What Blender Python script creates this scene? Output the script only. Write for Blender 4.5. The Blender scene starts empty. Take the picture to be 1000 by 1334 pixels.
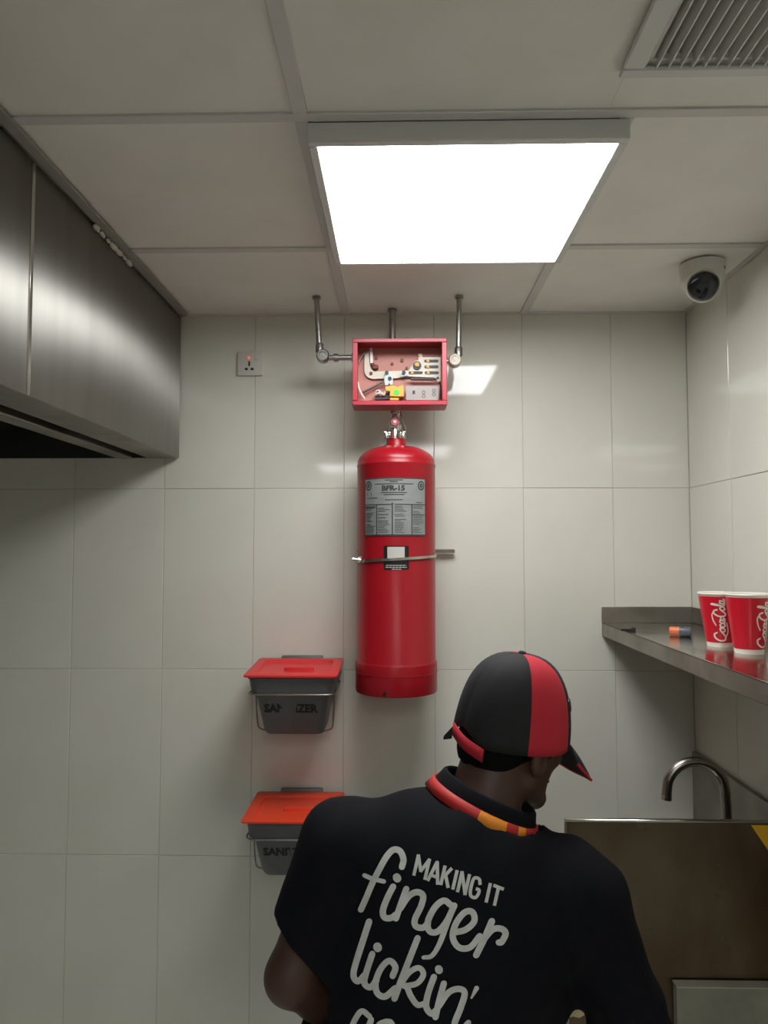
import bpy, bmesh, math, random
import numpy as np
from math import sin, cos, pi, sqrt, atan, radians
from mathutils import Vector, Matrix, Euler
from mathutils.bvhtree import BVHTree

random.seed(4)
S = bpy.context.scene
COL = S.collection

# ------------------------------------------------------------------ camera
F = 943.0
PITCH, YAW = atan(49 / F), atan(20 / F)
CAM = Vector((0, 0, 1.8))
cd = bpy.data.cameras.new('camera'); cam = bpy.data.objects.new('camera', cd); COL.objects.link(cam)
cd.sensor_fit = 'VERTICAL'; cd.sensor_height = 36; cd.lens = F * 36 / 1334
cd.clip_start = 0.02
cam.location = CAM; cam.rotation_euler = (pi / 2 + PITCH, 0, YAW)
S.camera = cam
_fw = Vector((-sin(YAW) * cos(PITCH), cos(YAW) * cos(PITCH), sin(PITCH)))
_rt = Vector((cos(YAW), sin(YAW), 0)); _up = _rt.cross(_fw)
def ray(px, py): return _fw + _rt * ((px - 500) / F) - _up * ((py - 667) / F)
def at(px, py, Y):
    d = ray(px, py); return CAM + d * (Y / d.y)
def atz(px, py, z):
    d = ray(px, py); return CAM + d * ((z - CAM.z) / d.z)

# ------------------------------------------------------------------ world and exposure
w = bpy.data.worlds.new('world'); S.world = w; w.use_nodes = True
w.node_tree.nodes['Background'].inputs[0].default_value = (.5, .52, .55, 1)
w.node_tree.nodes['Background'].inputs[1].default_value = 0.05
S.view_settings.view_transform = 'Standard'; S.view_settings.look = 'None'
S.view_settings.gamma = 1; S.view_settings.use_curve_mapping = False
S.view_settings.exposure = 0.6
LAMP = 11.0          # radiance of the ceiling panel over the scene
LAMP2 = 8.0         # radiance of the panels further back in the room

# ------------------------------------------------------------------ materials
def srgb(r, g, b):
    return tuple(((c / 255) / 12.92 if c / 255 <= .04045 else ((c / 255 + .055) / 1.055) ** 2.4) for c in (r, g, b)) + (1,)
def mat(name, col, rough=.5, metal=0, spec=.5, noise=None, bump=None, rvar=None, emit=None, aniso=0, coat=0, two=None):
    m = bpy.data.materials.new(name); m.use_nodes = True
    nt = m.node_tree; b = nt.nodes['Principled BSDF']
    b.inputs['Base Color'].default_value = col; b.inputs['Roughness'].default_value = rough
    b.inputs['Metallic'].default_value = metal; b.inputs['Specular IOR Level'].default_value = spec
    b.inputs['Anisotropic'].default_value = aniso; b.inputs['Coat Weight'].default_value = coat
    b.inputs['Coat Roughness'].default_value = .12
    tc = nt.nodes.new('ShaderNodeTexCoord')
    def nz(scale, stretch=(1, 1, 1), detail=4):
        mp = nt.nodes.new('ShaderNodeMapping'); mp.inputs['Scale'].default_value = stretch
        nt.links.new(tc.outputs['Object'], mp.inputs[0])
        n = nt.nodes.new('ShaderNodeTexNoise'); n.inputs['Scale'].default_value = scale; n.inputs['Detail'].default_value = detail
        nt.links.new(mp.outputs[0], n.inputs['Vector']); return n
    if noise:                       # (scale, second colour, stretch)
        n = nz(noise[0], noise[2] if len(noise) > 2 else (1, 1, 1))
        r = nt.nodes.new('ShaderNodeValToRGB')
        r.color_ramp.elements[0].position = .35; r.color_ramp.elements[1].position = .7
        r.color_ramp.elements[0].color = col; r.color_ramp.elements[1].color = noise[1]
        nt.links.new(n.outputs['Fac'], r.inputs[0]); nt.links.new(r.outputs[0], b.inputs['Base Color'])
    if rvar:                        # (scale, min, max, stretch)
        n = nz(rvar[0], rvar[3] if len(rvar) > 3 else (1, 1, 1))
        mr = nt.nodes.new('ShaderNodeMapRange'); mr.inputs[1].default_value = .3; mr.inputs[2].default_value = .7
        mr.inputs[3].default_value = rvar[1]; mr.inputs[4].default_value = rvar[2]
        nt.links.new(n.outputs['Fac'], mr.inputs[0]); nt.links.new(mr.outputs[0], b.inputs['Roughness'])
    if bump:                        # (scale, strength, distance, stretch)
        n = nz(bump[0], bump[3] if len(bump) > 3 else (1, 1, 1))
        bp = nt.nodes.new('ShaderNodeBump'); bp.inputs['Strength'].default_value = bump[1]; bp.inputs['Distance'].default_value = bump[2]
        nt.links.new(n.outputs['Fac'], bp.inputs['Height']); nt.links.new(bp.outputs[0], b.inputs['Normal'])
    if emit:
        b.inputs['Emission Color'].default_value = emit[0]; b.inputs['Emission Strength'].default_value = emit[1]
    return m
M = {}
M['tile'] = mat('glazed_tile', srgb(218, 217, 205), .06, spec=.5, noise=(3, srgb(212, 211, 198)), rvar=(5, .05, .085), bump=(5, .03, .002))
M['grout'] = mat('grout', srgb(188, 183, 172), .8)
M['panel'] = mat('ceiling_board', srgb(236, 234, 226), .75, noise=(6, srgb(230, 228, 219)), bump=(60, .08, .002))
M['tbar'] = mat('ceiling_grid_paint', srgb(208, 205, 201), .5)
M['white_metal'] = mat('white_paint', srgb(214, 214, 210), .4)
M['grille'] = mat('grille_paint', srgb(226, 226, 220), .5)
M['duct_dark'] = mat('duct_lining', srgb(222, 220, 214), .8)
M['lamp'] = mat('lamp_diffuser', (1, 1, 1, 1), .5, emit=((.98, .985, 1, 1), LAMP))
M['lamp2'] = mat('lamp_diffuser_far', (1, 1, 1, 1), .5, emit=((.98, .985, 1, 1), LAMP2))
M['steel'] = mat('brushed_steel', srgb(142, 140, 134), .42, 1, noise=(3, srgb(134, 132, 126), (1, 6, .15)), aniso=1.0)
tg = M['steel'].node_tree.nodes.new('ShaderNodeCombineXYZ'); tg.inputs[1].default_value = 1      # vertical brush lines spread reflections sideways
M['steel'].node_tree.links.new(tg.outputs[0], M['steel'].node_tree.nodes['Principled BSDF'].inputs['Tangent'])
M['steel_dull'] = mat('dull_steel', srgb(168, 164, 156), .38, 1, noise=(7, srgb(140, 136, 128)), rvar=(6, .3, .5))
M['steel_shelf'] = mat('shelf_steel', srgb(176, 172, 164), .2, 1, noise=(9, srgb(158, 153, 146)), rvar=(11, .12, .26))
M['steel_brown_refl'] = mat('brown_reflection_steel', srgb(118, 106, 90), .34, 1, noise=(5, srgb(84, 66, 48), (1, 1, .5)), rvar=(7, .24, .5))  # brown reflections of the surroundings put into the steel colour
M['steel_low'] = mat('smeared_steel', srgb(168, 166, 152), .55, .85, noise=(9, srgb(138, 138, 128)), rvar=(12, .45, .7))
M['steel_flange'] = mat('folded_steel', srgb(200, 197, 180), .42, 1, noise=(14, srgb(186, 182, 166)))
M['chrome'] = mat('chrome', srgb(205, 202, 195), .18, 1)
M['brushed'] = mat('satin_nickel', srgb(166, 160, 150), .26, 1)
M['galv'] = mat('galvanised_pipe', srgb(176, 174, 170), .32, 1, noise=(40, srgb(150, 148, 144)))
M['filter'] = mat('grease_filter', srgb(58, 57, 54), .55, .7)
M['trim'] = mat('grey_trim', srgb(150, 150, 142), .55)
M['sealant'] = mat('torn_sealant', srgb(205, 200, 184), .7)
M['red_tank'] = mat('red_enamel', srgb(150, 19, 30), .30, spec=.4, coat=.0, bump=(14, .05, .002))
M['red_box'] = mat('red_box_paint', srgb(176, 36, 54), .35, noise=(12, srgb(160, 32, 48)))
M['pink'] = mat('pink_plate', srgb(192, 130, 116), .5, noise=(8, srgb(178, 114, 102)))
M['cream'] = mat('cream_metal', srgb(202, 196, 178), .4)
M['pale_blue'] = mat('pale_blue_metal', srgb(180, 196, 198), .35)
M['yellow'] = mat('yellow_plastic', srgb(212, 164, 28), .4)
M['green'] = mat('green_dot', srgb(58, 200, 60), .5)
M['dark'] = mat('dark_plastic', srgb(34, 32, 34), .5)
M['black'] = mat('black', srgb(14, 14, 15), .45)
M['grey_plate'] = mat('grey_plate', srgb(142, 134, 130), .45, .2)
M['gold'] = mat('brass', srgb(150, 118, 60), .45, .5)
M['brown'] = mat('brown_screw', srgb(96, 52, 44), .5, .4)
M['spring'] = mat('spring_steel', srgb(128, 118, 112), .4, .7)
M['label'] = mat('nameplate', srgb(150, 154, 152), .42, .35, noise=(20, srgb(138, 142, 140)))
M['ink'] = mat('label_ink', srgb(52, 54, 56), .6)
M['sticker_black'] = mat('black_sticker', srgb(20, 19, 19), .4)
M['sticker_white'] = mat('white_print', srgb(190, 188, 182), .5)
M['gauge'] = mat('gauge_face', srgb(226, 96, 124), .3)
M['pale'] = mat('pale_plastic', srgb(222, 220, 212), .35)
M['bin'] = mat('grey_bin_plastic', srgb(94, 97, 97), .45, noise=(9, srgb(84, 87, 87)))
M['bin_in'] = mat('dark_bin_text', srgb(20, 20, 21), .6)
M['lid_red'] = mat('red_lid', srgb(206, 38, 42), .36)
M['lid_orange'] = mat('orange_red_lid', srgb(226, 66, 34), .4)
M['bracket'] = mat('grey_bracket', srgb(118, 118, 118), .45, .5)
M['socket'] = mat('socket_plastic', srgb(206, 203, 194), .35)
M['red_neon'] = mat('red_neon', srgb(226, 70, 60), .4, emit=((1, .12, .08, 1), .5))
M['cam_white'] = mat('camera_white', srgb(214, 212, 204), .4)
M['glass_dark'] = mat('dark_dome', srgb(26, 30, 34), .12, spec=.6)
M['cup_red'] = mat('cup_red', srgb(206, 22, 44), .32)
M['cup_white'] = mat('cup_card', srgb(238, 234, 220), .5)
M['marker_orange'] = mat('orange_plastic', srgb(226, 122, 78), .4)
M['marker_grey'] = mat('blue_grey_plastic', srgb(84, 90, 98), .4)
M['skin'] = mat('brown_skin', srgb(78, 53, 41), .5, noise=(14, srgb(68, 45, 34)), bump=(120, .1, .001))
M['hair'] = mat('black_hair', srgb(11, 10, 10), .9, spec=.15, bump=(260, .8, .004))
M['shirt'] = mat('navy_shirt', srgb(18, 19, 25), .85, spec=.15, noise=(5, srgb(15, 16, 21)), bump=(420, .25, .001))
M['print'] = mat('white_shirt_print', srgb(208, 210, 204), .7, noise=(60, srgb(190, 192, 186)))
M['trousers'] = mat('black_trousers', srgb(22, 22, 25), .85, bump=(300, .3, .001))
M['shoe'] = mat('black_shoe', srgb(18, 17, 17), .4)
M['cap_black'] = mat('black_cap_cloth', srgb(20, 21, 24), .8, noise=(16, srgb(27, 28, 31)), bump=(300, .3, .001))
M['cap_red'] = mat('red_cap_cloth', srgb(190, 34, 50), .8, bump=(300, .3, .001))
M['eye'] = mat('eye_white', srgb(225, 220, 212), .2)
M['iris'] = mat('dark_iris', srgb(30, 18, 12), .15)
M['lips'] = mat('lips', srgb(62, 40, 34), .5)
M['lan_red'] = mat('lanyard_red', srgb(186, 42, 36), .6)
M['lan_gold'] = mat('lanyard_gold', srgb(232, 142, 36), .6)
M['bag'] = mat('pale_yellow_film', srgb(246, 226, 140), .3, noise=(30, srgb(250, 246, 226)), bump=(50, .5, .006))
M['floor'] = mat('floor_tile', srgb(205, 205, 198), .4)
M['wallpaint'] = mat('plain_wall', srgb(215, 214, 206), .5)

# ------------------------------------------------------------------ mesh helpers
def link(name, me, material, parent=None, smooth=False, base=None):
    """link mesh data given in world coordinates as one object, its origin at base or at its parent's"""
    o = bpy.data.objects.new(name, me); COL.objects.link(o)
    off = Vector(base) if base is not None else Vector((0, 0, 0))
    if parent is not None:
        p = parent; acc = Vector((0, 0, 0))
        while p is not None: acc += p.location; p = p.parent
        o.parent = parent; me.transform(Matrix.Translation(-acc - off if base is None else -off))
        o.location = (0, 0, 0) if base is None else off - acc
    else:
        me.transform(Matrix.Translation(-off)); o.location = off
    ms = material if isinstance(material, list) else [material]
    for m in ms: me.materials.append(M[m])
    if smooth:
        for p in me.polygons: p.use_smooth = True
        if smooth == 'auto':
            me.set_sharp_from_angle(angle=radians(38))
    return o
def obj(name, bm, material, parent=None, smooth='auto', base=None):
    bmesh.ops.recalc_face_normals(bm, faces=bm.faces)
    me = bpy.data.meshes.new(name); bm.to_mesh(me); bm.free()
    return link(name, me, material, parent, smooth, base)
def tag(o, label, cat, group=None):
    o['label'] = label; o['category'] = cat
    if group: o['group'] = group
    return o
def thing(name, label, cat, loc, group=None):
    o = bpy.data.objects.new(name, None); COL.objects.link(o); o.location = loc; o.empty_display_size = .05
    return tag(o, label, cat, group)
def struct(o): o['kind'] = 'structure'; return o
def BM(): return bmesh.new()
def box(bm, x0, x1, y0, y1, z0, z1, bev=0, seg=2, rot=None):
    c = Vector(((x0 + x1) / 2, (y0 + y1) / 2, (z0 + z1) / 2))
    t = bmesh.new(); bmesh.ops.create_cube(t, size=1)
    for v in t.verts: v.co = Vector((v.co.x * (x1 - x0), v.co.y * (y1 - y0), v.co.z * (z1 - z0)))
    if bev: bmesh.ops.bevel(t, geom=t.edges[:], offset=bev, segments=seg, profile=.5, affect='EDGES')
    mx = Matrix.Translation(c) @ (rot.to_4x4() if rot else Matrix.Identity(4))
    t.transform(mx); merge(bm, t); return bm
def merge(bm, t):
    vm = [bm.verts.new(v.co) for v in t.verts]; t.verts.index_update()
    for f in t.faces:
        try: bm.faces.new([vm[v.index] for v in f.verts])
        except ValueError: pass
    t.free()
def frame_z(d):
    d = Vector(d).normalized(); return d.to_track_quat('Z', 'Y').to_matrix()
def lathe(bm, prof, origin=(0, 0, 0), axis=(0, 0, 1), n=32, cap=True):
    R = frame_z(axis); o = Vector(origin); rings = []
    for r, z in prof:
        if r < 1e-6: rings.append([bm.verts.new(o + R @ Vector((0, 0, z)))])
        else: rings.append([bm.verts.new(o + R @ Vector((r * cos(2 * pi * i / n), r * sin(2 * pi * i / n), z))) for i in range(n)])
    for a, b in zip(rings, rings[1:]):
        if len(a) == 1 and len(b) == 1: continue
        for i in range(n):
            j = (i + 1) % n
            if len(a) == 1: bm.faces.new((a[0], b[j], b[i]))
            elif len(b) == 1: bm.faces.new((a[i], a[j], b[0]))
            else: bm.faces.new((a[i], a[j], b[j], b[i]))
    if cap:
        if len(rings[0]) > 1: bm.faces.new(rings[0][::-1])
        if len(rings[-1]) > 1: bm.faces.new(rings[-1])
    return bm
def catmull(pts, n=6, closed=False):
    P = [Vector(p) for p in pts]; out = []
    m = len(P)
    rng = range(m if closed else m - 1)
    for i in rng:
        p0 = P[(i - 1) % m] if closed or i > 0 else P[0] * 2 - P[1]
        p1, p2 = P[i], P[(i + 1) % m]
        p3 = P[(i + 2) % m] if closed or i + 2 < m else P[-1] * 2 - P[-2]
        for k in range(n):
            t = k / n
            out.append(.5 * ((2 * p1) + (p2 - p0) * t + (2 * p0 - 5 * p1 + 4 * p2 - p3) * t * t + (3 * p1 - p0 - 3 * p2 + p3) * t ** 3))
    if not closed: out.append(P[-1])
    return out
def tube(bm, pts, r, n=12, closed=False, cap=True):
    P = [Vector(p) for p in pts]; m = len(P); rings = []; prev = None
    for i in range(m):
        a = P[(i - 1) % m] if closed or i > 0 else P[i]; b = P[(i + 1) % m] if closed or i < m - 1 else P[i]
        d = (b - a).normalized()
        if prev is None:
            u = d.orthogonal().normalized()
        else:
            u = (prev - d * prev.dot(d)).normalized()
        prev = u; v = d.cross(u); rr = r[i] if isinstance(r, (list, tuple)) else r
        rings.append([bm.verts.new(P[i] + (u * cos(2 * pi * k / n) + v * sin(2 * pi * k / n)) * rr) for k in range(n)])
    for i in range(m if closed else m - 1):
        a, b = rings[i], rings[(i + 1) % m]
        for k in range(n):
            j = (k + 1) % n; bm.faces.new((a[k], a[j], b[j], b[k]))
    if cap and not closed: bm.faces.new(rings[0][::-1]); bm.faces.new(rings[-1])
    return bm
def prism(bm, outline, d):
    """outline: list of 3D points of a flat polygon, pushed by vector d"""
    a = [bm.verts.new(Vector(p)) for p in outline]; b = [bm.verts.new(Vector(p) + Vector(d)) for p in outline]
    n = len(a); bm.faces.new(a); bm.faces.new(b[::-1])
    for i in range(n): bm.faces.new((a[i], b[i], b[(i + 1) % n], a[(i + 1) % n]))
    return bm
def text_mesh(s, size, bold=0, sx=1.0):
    c = bpy.data.curves.new('t', 'FONT'); c.body = s; c.size = size; c.offset = bold; c.align_x = 'CENTER'; c.align_y = 'CENTER'
    c.resolution_u = 2
    o = bpy.data.objects.new('t', c); COL.objects.link(o)
    dg = bpy.context.evaluated_depsgraph_get()
    me = bpy.data.meshes.new_from_object(o.evaluated_get(dg)); bpy.data.objects.remove(o); bpy.data.curves.remove(c)
    bm = BM(); bm.from_mesh(me); bpy.data.meshes.remove(me)
    for v in bm.verts: v.co.x *= sx
    return bm
def ribbon2d(pts, wd, n=7, round_=True):
    """2-D stroke -> list of (left, right) pairs of 2-D points along it"""
    P = catmull([(p[0], p[1], 0) for p in pts], n) if len(pts) > 2 else [Vector((pts[0][0], pts[0][1], 0)).lerp(Vector((pts[1][0], pts[1][1], 0)), i / 10) for i in range(11)]
    out = []
    m = len(P)
    for i in range(m):
        d = (P[min(i + 1, m - 1)] - P[max(i - 1, 0)]).normalized()
        nn = Vector((-d.y, d.x, 0)); ww = (wd(i / (m - 1)) if callable(wd) else wd) / 2
        out.append((P[i], d, nn, ww))
    res = []
    if round_:
        p, d, nn, ww = out[0]
        for a in (80, 60, 35): res.append((p - d * ww * sin(radians(a)) + nn * ww * cos(radians(a)), p - d * ww * sin(radians(a)) - nn * ww * cos(radians(a))))
    for p, d, nn, ww in out: res.append((p + nn * ww, p - nn * ww))
    if round_:
        p, d, nn, ww = out[-1]
        for a in (35, 60, 80): res.append((p + d * ww * sin(radians(a)) + nn * ww * cos(radians(a)), p + d * ww * sin(radians(a)) - nn * ww * cos(radians(a))))
    return res

# ------------------------------------------------------------------ distance-field sculpting (bodies, cloth)
def smin(a, b, k):
    if k <= 0: return np.minimum(a, b)
    h = np.clip(.5 + .5 * (b - a) / k, 0, 1); return b * (1 - h) + a * h - k * h * (1 - h)
class Field:
    def __init__(s, lo, hi, h):
        s.lo = np.array(lo, float); s.h = h
        s.n = np.ceil((np.array(hi) - s.lo) / h).astype(int) + 1
        s.D = np.full(s.n, 1.0, np.float32)
    def sub(s, lo, hi):
        a = np.clip(np.floor((np.array(lo) - s.lo) / s.h).astype(int), 0, s.n); b = np.clip(np.ceil((np.array(hi) - s.lo) / s.h).astype(int) + 1, 0, s.n)
        ax = [s.lo[i] + s.h * np.arange(a[i], b[i]) for i in range(3)]
        P = np.stack(np.meshgrid(*ax, indexing='ij'), -1).astype(np.float32)
        return (slice(a[0], b[0]), slice(a[1], b[1]), slice(a[2], b[2])), P
    def put(s, lo, hi, fn, k, mode='add'):
        pad = k + .03
        sl, P = s.sub(np.array(lo) - pad, np.array(hi) + pad)
        if 0 in P.shape: return
        d = fn(P)
        if mode == 'add': s.D[sl] = smin(s.D[sl], d, k)
        else: s.D[sl] = -smin(-s.D[sl], d, k)      # carve
    def rc(s, a, b, ra, rb, k=.02, mode='add'):
        a = np.array(a, np.float32); b = np.array(b, np.float32); R = max(ra, rb)
        def fn(P):
            ab = b - a; t = np.clip(((P - a) @ ab) / (ab @ ab + 1e-9), 0, 1)
            return np.linalg.norm(P - a - t[..., None] * ab, axis=-1) - (ra + (rb - ra) * t)
        s.put(np.minimum(a, b) - R, np.maximum(a, b) + R, fn, k, mode)
    def ell(s, c, r, R=None, k=.02, mode='add'):
        c = np.array(c, np.float32); r = np.array(r, np.float32); R = np.eye(3, dtype=np.float32) if R is None else np.array(R, np.float32)
        def fn(P):
            q = (P - c) @ R            # columns of R = local axes
            k0 = np.linalg.norm(q / r, axis=-1); k1 = np.linalg.norm(q / (r * r), axis=-1) + 1e-6
            return k0 * (k0 - 1) / k1
        m = float(max(r)); s.put(c - m, c + m, fn, k, mode)
    def mesh(s, name, smooth=2):
        D = s.D; n = s.n; neg = D < 0
        c = np.zeros(n - 1, np.int8)
        for i in (0, 1):
            for j in (0, 1):
                for k in (0, 1): c += neg[i:n[0] - 1 + i, j:n[1] - 1 + j, k:n[2] - 1 + k]
        act = np.argwhere((c > 0) & (c < 8)); idx = np.full(n - 1, -1, np.int32); idx[tuple(act.T)] = np.arange(len(act))
        acc = np.zeros((len(act), 3)); cnt = np.zeros(len(act))
        cor = [(i, j, k) for i in (0, 1) for j in (0, 1) for k in (0, 1)]
        val = {q: D[tuple((act + np.array(q)).T)] for q in cor}
        for q in cor:
            for ax in range(3):
                if q[ax] == 0:
                    q2 = tuple(q[t] + (t == ax) for t in range(3)); a, b = val[q], val[q2]; m = (a < 0) != (b < 0)
                    t = a[m] / (a[m] - b[m]); p = np.tile(np.array(q, float), (m.sum(), 1)); p[:, ax] += t
                    acc[m] += p; cnt[m] += 1
        V = s.lo + s.h * (act + acc / cnt[:, None])
        quads = []
        for ax in range(3):
            o1, o2 = [(1, 2), (2, 0), (0, 1)][ax]
            sh = list(n); sh[ax] -= 1
            A = [slice(0, n[t]) for t in range(3)]; B = list(A); A[ax] = slice(0, n[ax] - 1); B[ax] = slice(1, n[ax])
            na, nb = neg[tuple(A)], neg[tuple(B)]
            e = np.argwhere(na != nb); e = e[(e[:, o1] > 0) & (e[:, o2] > 0) & (e[:, o1] < n[o1] - 1) & (e[:, o2] < n[o2] - 1)]
            flip = na[tuple(e.T)]
            def cell(d1, d2):
                f = e.copy(); f[:, o1] -= d1; f[:, o2] -= d2; return idx[tuple(f.T)]
            q = np.stack([cell(1, 1), cell(0, 1), cell(0, 0), cell(1, 0)], 1)
            q[~flip] = q[~flip][:, ::-1]; quads.append(q)
        Q = np.concatenate(quads); Q = Q[(Q >= 0).all(1)]
        for _ in range(smooth):
            acc = np.zeros_like(V); cnt = np.zeros(len(V))
            for a in range(4):
                i, j = Q[:, a], Q[:, (a + 1) % 4]
                for t in range(3): acc[:, t] += np.bincount(i, V[j, t], len(V)) + np.bincount(j, V[i, t], len(V))
                cnt += np.bincount(i, minlength=len(V)) + np.bincount(j, minlength=len(V))
            V = V * .5 + .5 * acc / np.maximum(cnt, 1)[:, None]
        me = bpy.data.meshes.new(name); me.from_pydata(V.tolist(), [], Q.tolist()); me.update()
        return me

# ================================================================== ROOM
CEIL, DB, XR, XL, YF = 2.595, 2.41, .96, -1.95, -3.2
g = BM(); box(g, XL - .1, XR + .1, DB + .0018, DB + .1, 0, CEIL + .25); wall_back = struct(obj('wall_back', g, 'grout'))
g = BM(); box(g, XR + .0018, XR + .1, YF - .1, DB + .0018, 0, CEIL + .25); wall_right = struct(obj('wall_right', g, 'grout'))
g = BM(); box(g, XL - .1, XL, YF - .1, DB + .012, 0, CEIL + .25); struct(obj('wall_left', g, 'trim'))
g = BM(); box(g, XL, XR + .012, YF - .1, YF, 0, CEIL + .25); struct(obj('wall_front', g, 'wallpaint'))
g = BM(); box(g, XL - .1, XR + .1, YF - .1, DB + .1, -.1, 0); struct(obj('floor', g, 'floor'))
g = BM(); box(g, XL - .1, XR + .1, YF - .1, DB + .1, CEIL + .25, CEIL + .3); ceiling = struct(obj('ceiling', g, 'white_metal'))
def put_child(name, me, material, parent, loc, rot=(0, 0, 0)):
    o = bpy.data.objects.new(name, me); COL.objects.link(o); o.parent = parent; o.location = loc; o.rotation_euler = rot
    if not me.materials: me.materials.append(M[material])
    return o
def tile_mesh(wx, wy, wz, bev=.0012):
    g = BM(); box(g, -wx / 2, wx / 2, -wy / 2, wy / 2, -wz / 2, wz / 2, bev, 1); me = bpy.data.meshes.new('tile'); bmesh.ops.recalc_face_normals(g, faces=g.faces); g.to_mesh(me); g.free()
    return me
cache = {}
def tile(parent, x0, x1, z0, z1, wall):
    gap = .0008; a = x1 - x0 - 2 * gap; b = z1 - z0 - 2 * gap
    key = (round(a, 3), round(b, 3), wall)
    if key not in cache: cache[key] = tile_mesh(a, .012, b) if wall == 'b' else tile_mesh(.012, a, b)
    t = (random.uniform(-.003, .003), random.uniform(-.003, .003))
    if wall == 'b': put_child('tile', cache[key], 'tile', parent, ((x0 + x1) / 2, DB + .006, (z0 + z1) / 2), (t[0], 0, t[1]))
    else: put_child('tile', cache[key], 'tile', parent, (XR + .006, (x0 + x1) / 2, (z0 + z1) / 2), (0, t[0], t[1]))
ZR = [0, .2, .8, 1.404, 2.004, 2.595]
XG = [-1.95, -1.70, -1.397, -1.094, -.789, -.487, -.185, .116, .412, .708, .9598]
for a, b in zip(XG, XG[1:]):
    for c, d in zip(ZR, ZR[1:]): tile(wall_back, a, b, c, d, 'b')
YG = [2.4098 - .3 * i for i in range(11)]
for a, b in zip(YG, YG[1:]):
    for c, d in zip(ZR, ZR[1:]): tile(wall_right, b, a, c, d, 'r')

# suspended ceiling: boards laid in a grid
TX = [-1.95, -1.38, -.78, -.18, .42, .96]
TY = [2.41, 1.874, 1.288, .70, .11, -.48, -1.07, -1.66, -2.25, -2.84, -3.2]
LIGHTS = [(.12, 1.581), (.12, -.775), (-.48, -1.955)]
for a, b in zip(TX, TX[1:]):
    for c, d in zip(TY, TY[1:]):
        cx, cy = (a + b) / 2, (c + d) / 2
        if any(abs(cx - l[0]) < .1 and abs(cy - l[1]) < .1 for l in LIGHTS): continue
        if a == .42 and abs(c - 1.288) < .01: continue
        key = (round(b - a, 3), round(c - d, 3))
        if key not in cache: cache[key] = tile_mesh(b - a - .012, c - d - .012, .012, .001)
        put_child('ceiling_board', cache[key], 'panel', ceiling, (cx, cy, CEIL + .008))
for x in TX[1:-1]:
    for c, d in zip(TY, TY[1:]):
        if x == .42 and abs(c - 1.288) < .01: continue
        g = BM(); box(g, x - .0135, x + .0135, d + .012, c - .012 if c < 2.4 else c - .003, CEIL - .003, CEIL + .002, .0008, 1); obj('grid_bar', g, 'tbar', ceiling)
for y in TY[1:-1]:
    g = BM(); box(g, XL + .003, XR - .003, y - .012, y + .012, CEIL - .0032, CEIL + .002, .0008, 1); obj('grid_rail', g, 'tbar', ceiling)
g = BM(); box(g, -.735, XR - .010, DB - .010, DB - .001, CEIL - .004, CEIL + .002); struct(obj('trim_1', g, 'tbar'))
g = BM(); box(g, XR - .010, XR - .001, YF, DB - .001, CEIL - .0045, CEIL + .002); struct(obj('trim_2', g, 'tbar'))

# ceiling lamps
def lamp(cx, cy, m, label, group=None):
    t = thing('ceiling_light', label, 'ceiling light', (cx, cy, CEIL - .042), group)
    x0, x1, y0, y1 = cx - .29, cx + .305, cy - .289, cy + .291
    g = BM(); z0, z1 = CEIL - .042, CEIL - .0035; wd = .018
    box(g, x0, x1, y0, y0 + wd, z0, z1, .002, 1); box(g, x0, x1, y1 - .008, y1, z0, z1, .002, 1)
    box(g, x0, x0 + wd, y0 + wd, y1 - .008, z0, z1, .002, 1); box(g, x1 - wd, x1, y0 + wd, y1 - .008, z0, z1, .002, 1)
    obj('lamp_frame', g, 'white_metal', t)
    g = BM(); box(g, x0 + wd, x1 - wd, y0 + wd, y1 - .008, z0 + .0015, z0 + .010); obj('diffuser', g, m, t)
    g = BM(); box(g, x0 + .004, x1 - .004, y0 + .004, y1 - .004, z1 - .008, z1 - .001); obj('lamp_back', g, 'white_metal', t)
lamp(.12, 1.588, 'lamp', 'bright square flat ceiling light panel in front of the tank wall')
for i, (x, y) in enumerate(LIGHTS[1:]):
    lamp(x, y, 'lamp2', ['square ceiling light panel directly behind the viewer', 'square ceiling light panel at the far end of the room behind the viewer'][i])

tb_ = tile_mesh(.58, .13, .012); put_child('ceiling_board', tb_, 'panel', ceiling, (.669, 1.212, CEIL + .0075))
# air vent in the ceiling
t = thing('air_vent', 'white square ceiling air vent with a lattice grille, top right corner', 'air vent', (.66, .88, CEIL - .02))
vx0, vx1, vy0, vy1, vz = .365, .945, .585, 1.176, CEIL - .012
g = BM()
box(g, vx0, vx1, vy1 - .024, vy1, vz, CEIL - .0035, .003, 1); box(g, vx0, vx1, vy0, vy0 + .024, vz, CEIL - .0035, .003, 1)
box(g, vx0, vx0 + .037, vy0 + .024, vy1 - .024, vz, CEIL - .0035, .003, 1); box(g, vx1 - .037, vx1, vy0 + .024, vy1 - .024, vz, CEIL - .0035, .003, 1)
obj('vent_frame', g, 'white_metal', t)
g = BM(); box(g, vx0 + .037, vx1 - .037, vy0 + .024, vy1 - .024, CEIL + .055, CEIL + .06); obj('duct', g, 'duct_dark', t)
g = BM()
x = vx0 + .037 + .019
while x < vx1 - .04:
    bl = BM(); box(bl, x - .0011, x + .0011, vy0 + .024, vy1 - .024, vz + .002, vz + .032); obj('louvre', bl, 'grille', t); x += .0192
y = vy0 + .034
while y < vy1 - .026:
    bl = BM(); box(bl, vx0 + .037, vx1 - .037, y - .001, y + .001, vz + .033, vz + .050); obj('rear_louvre', bl, 'grille', t); y += .021
g.free()

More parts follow.
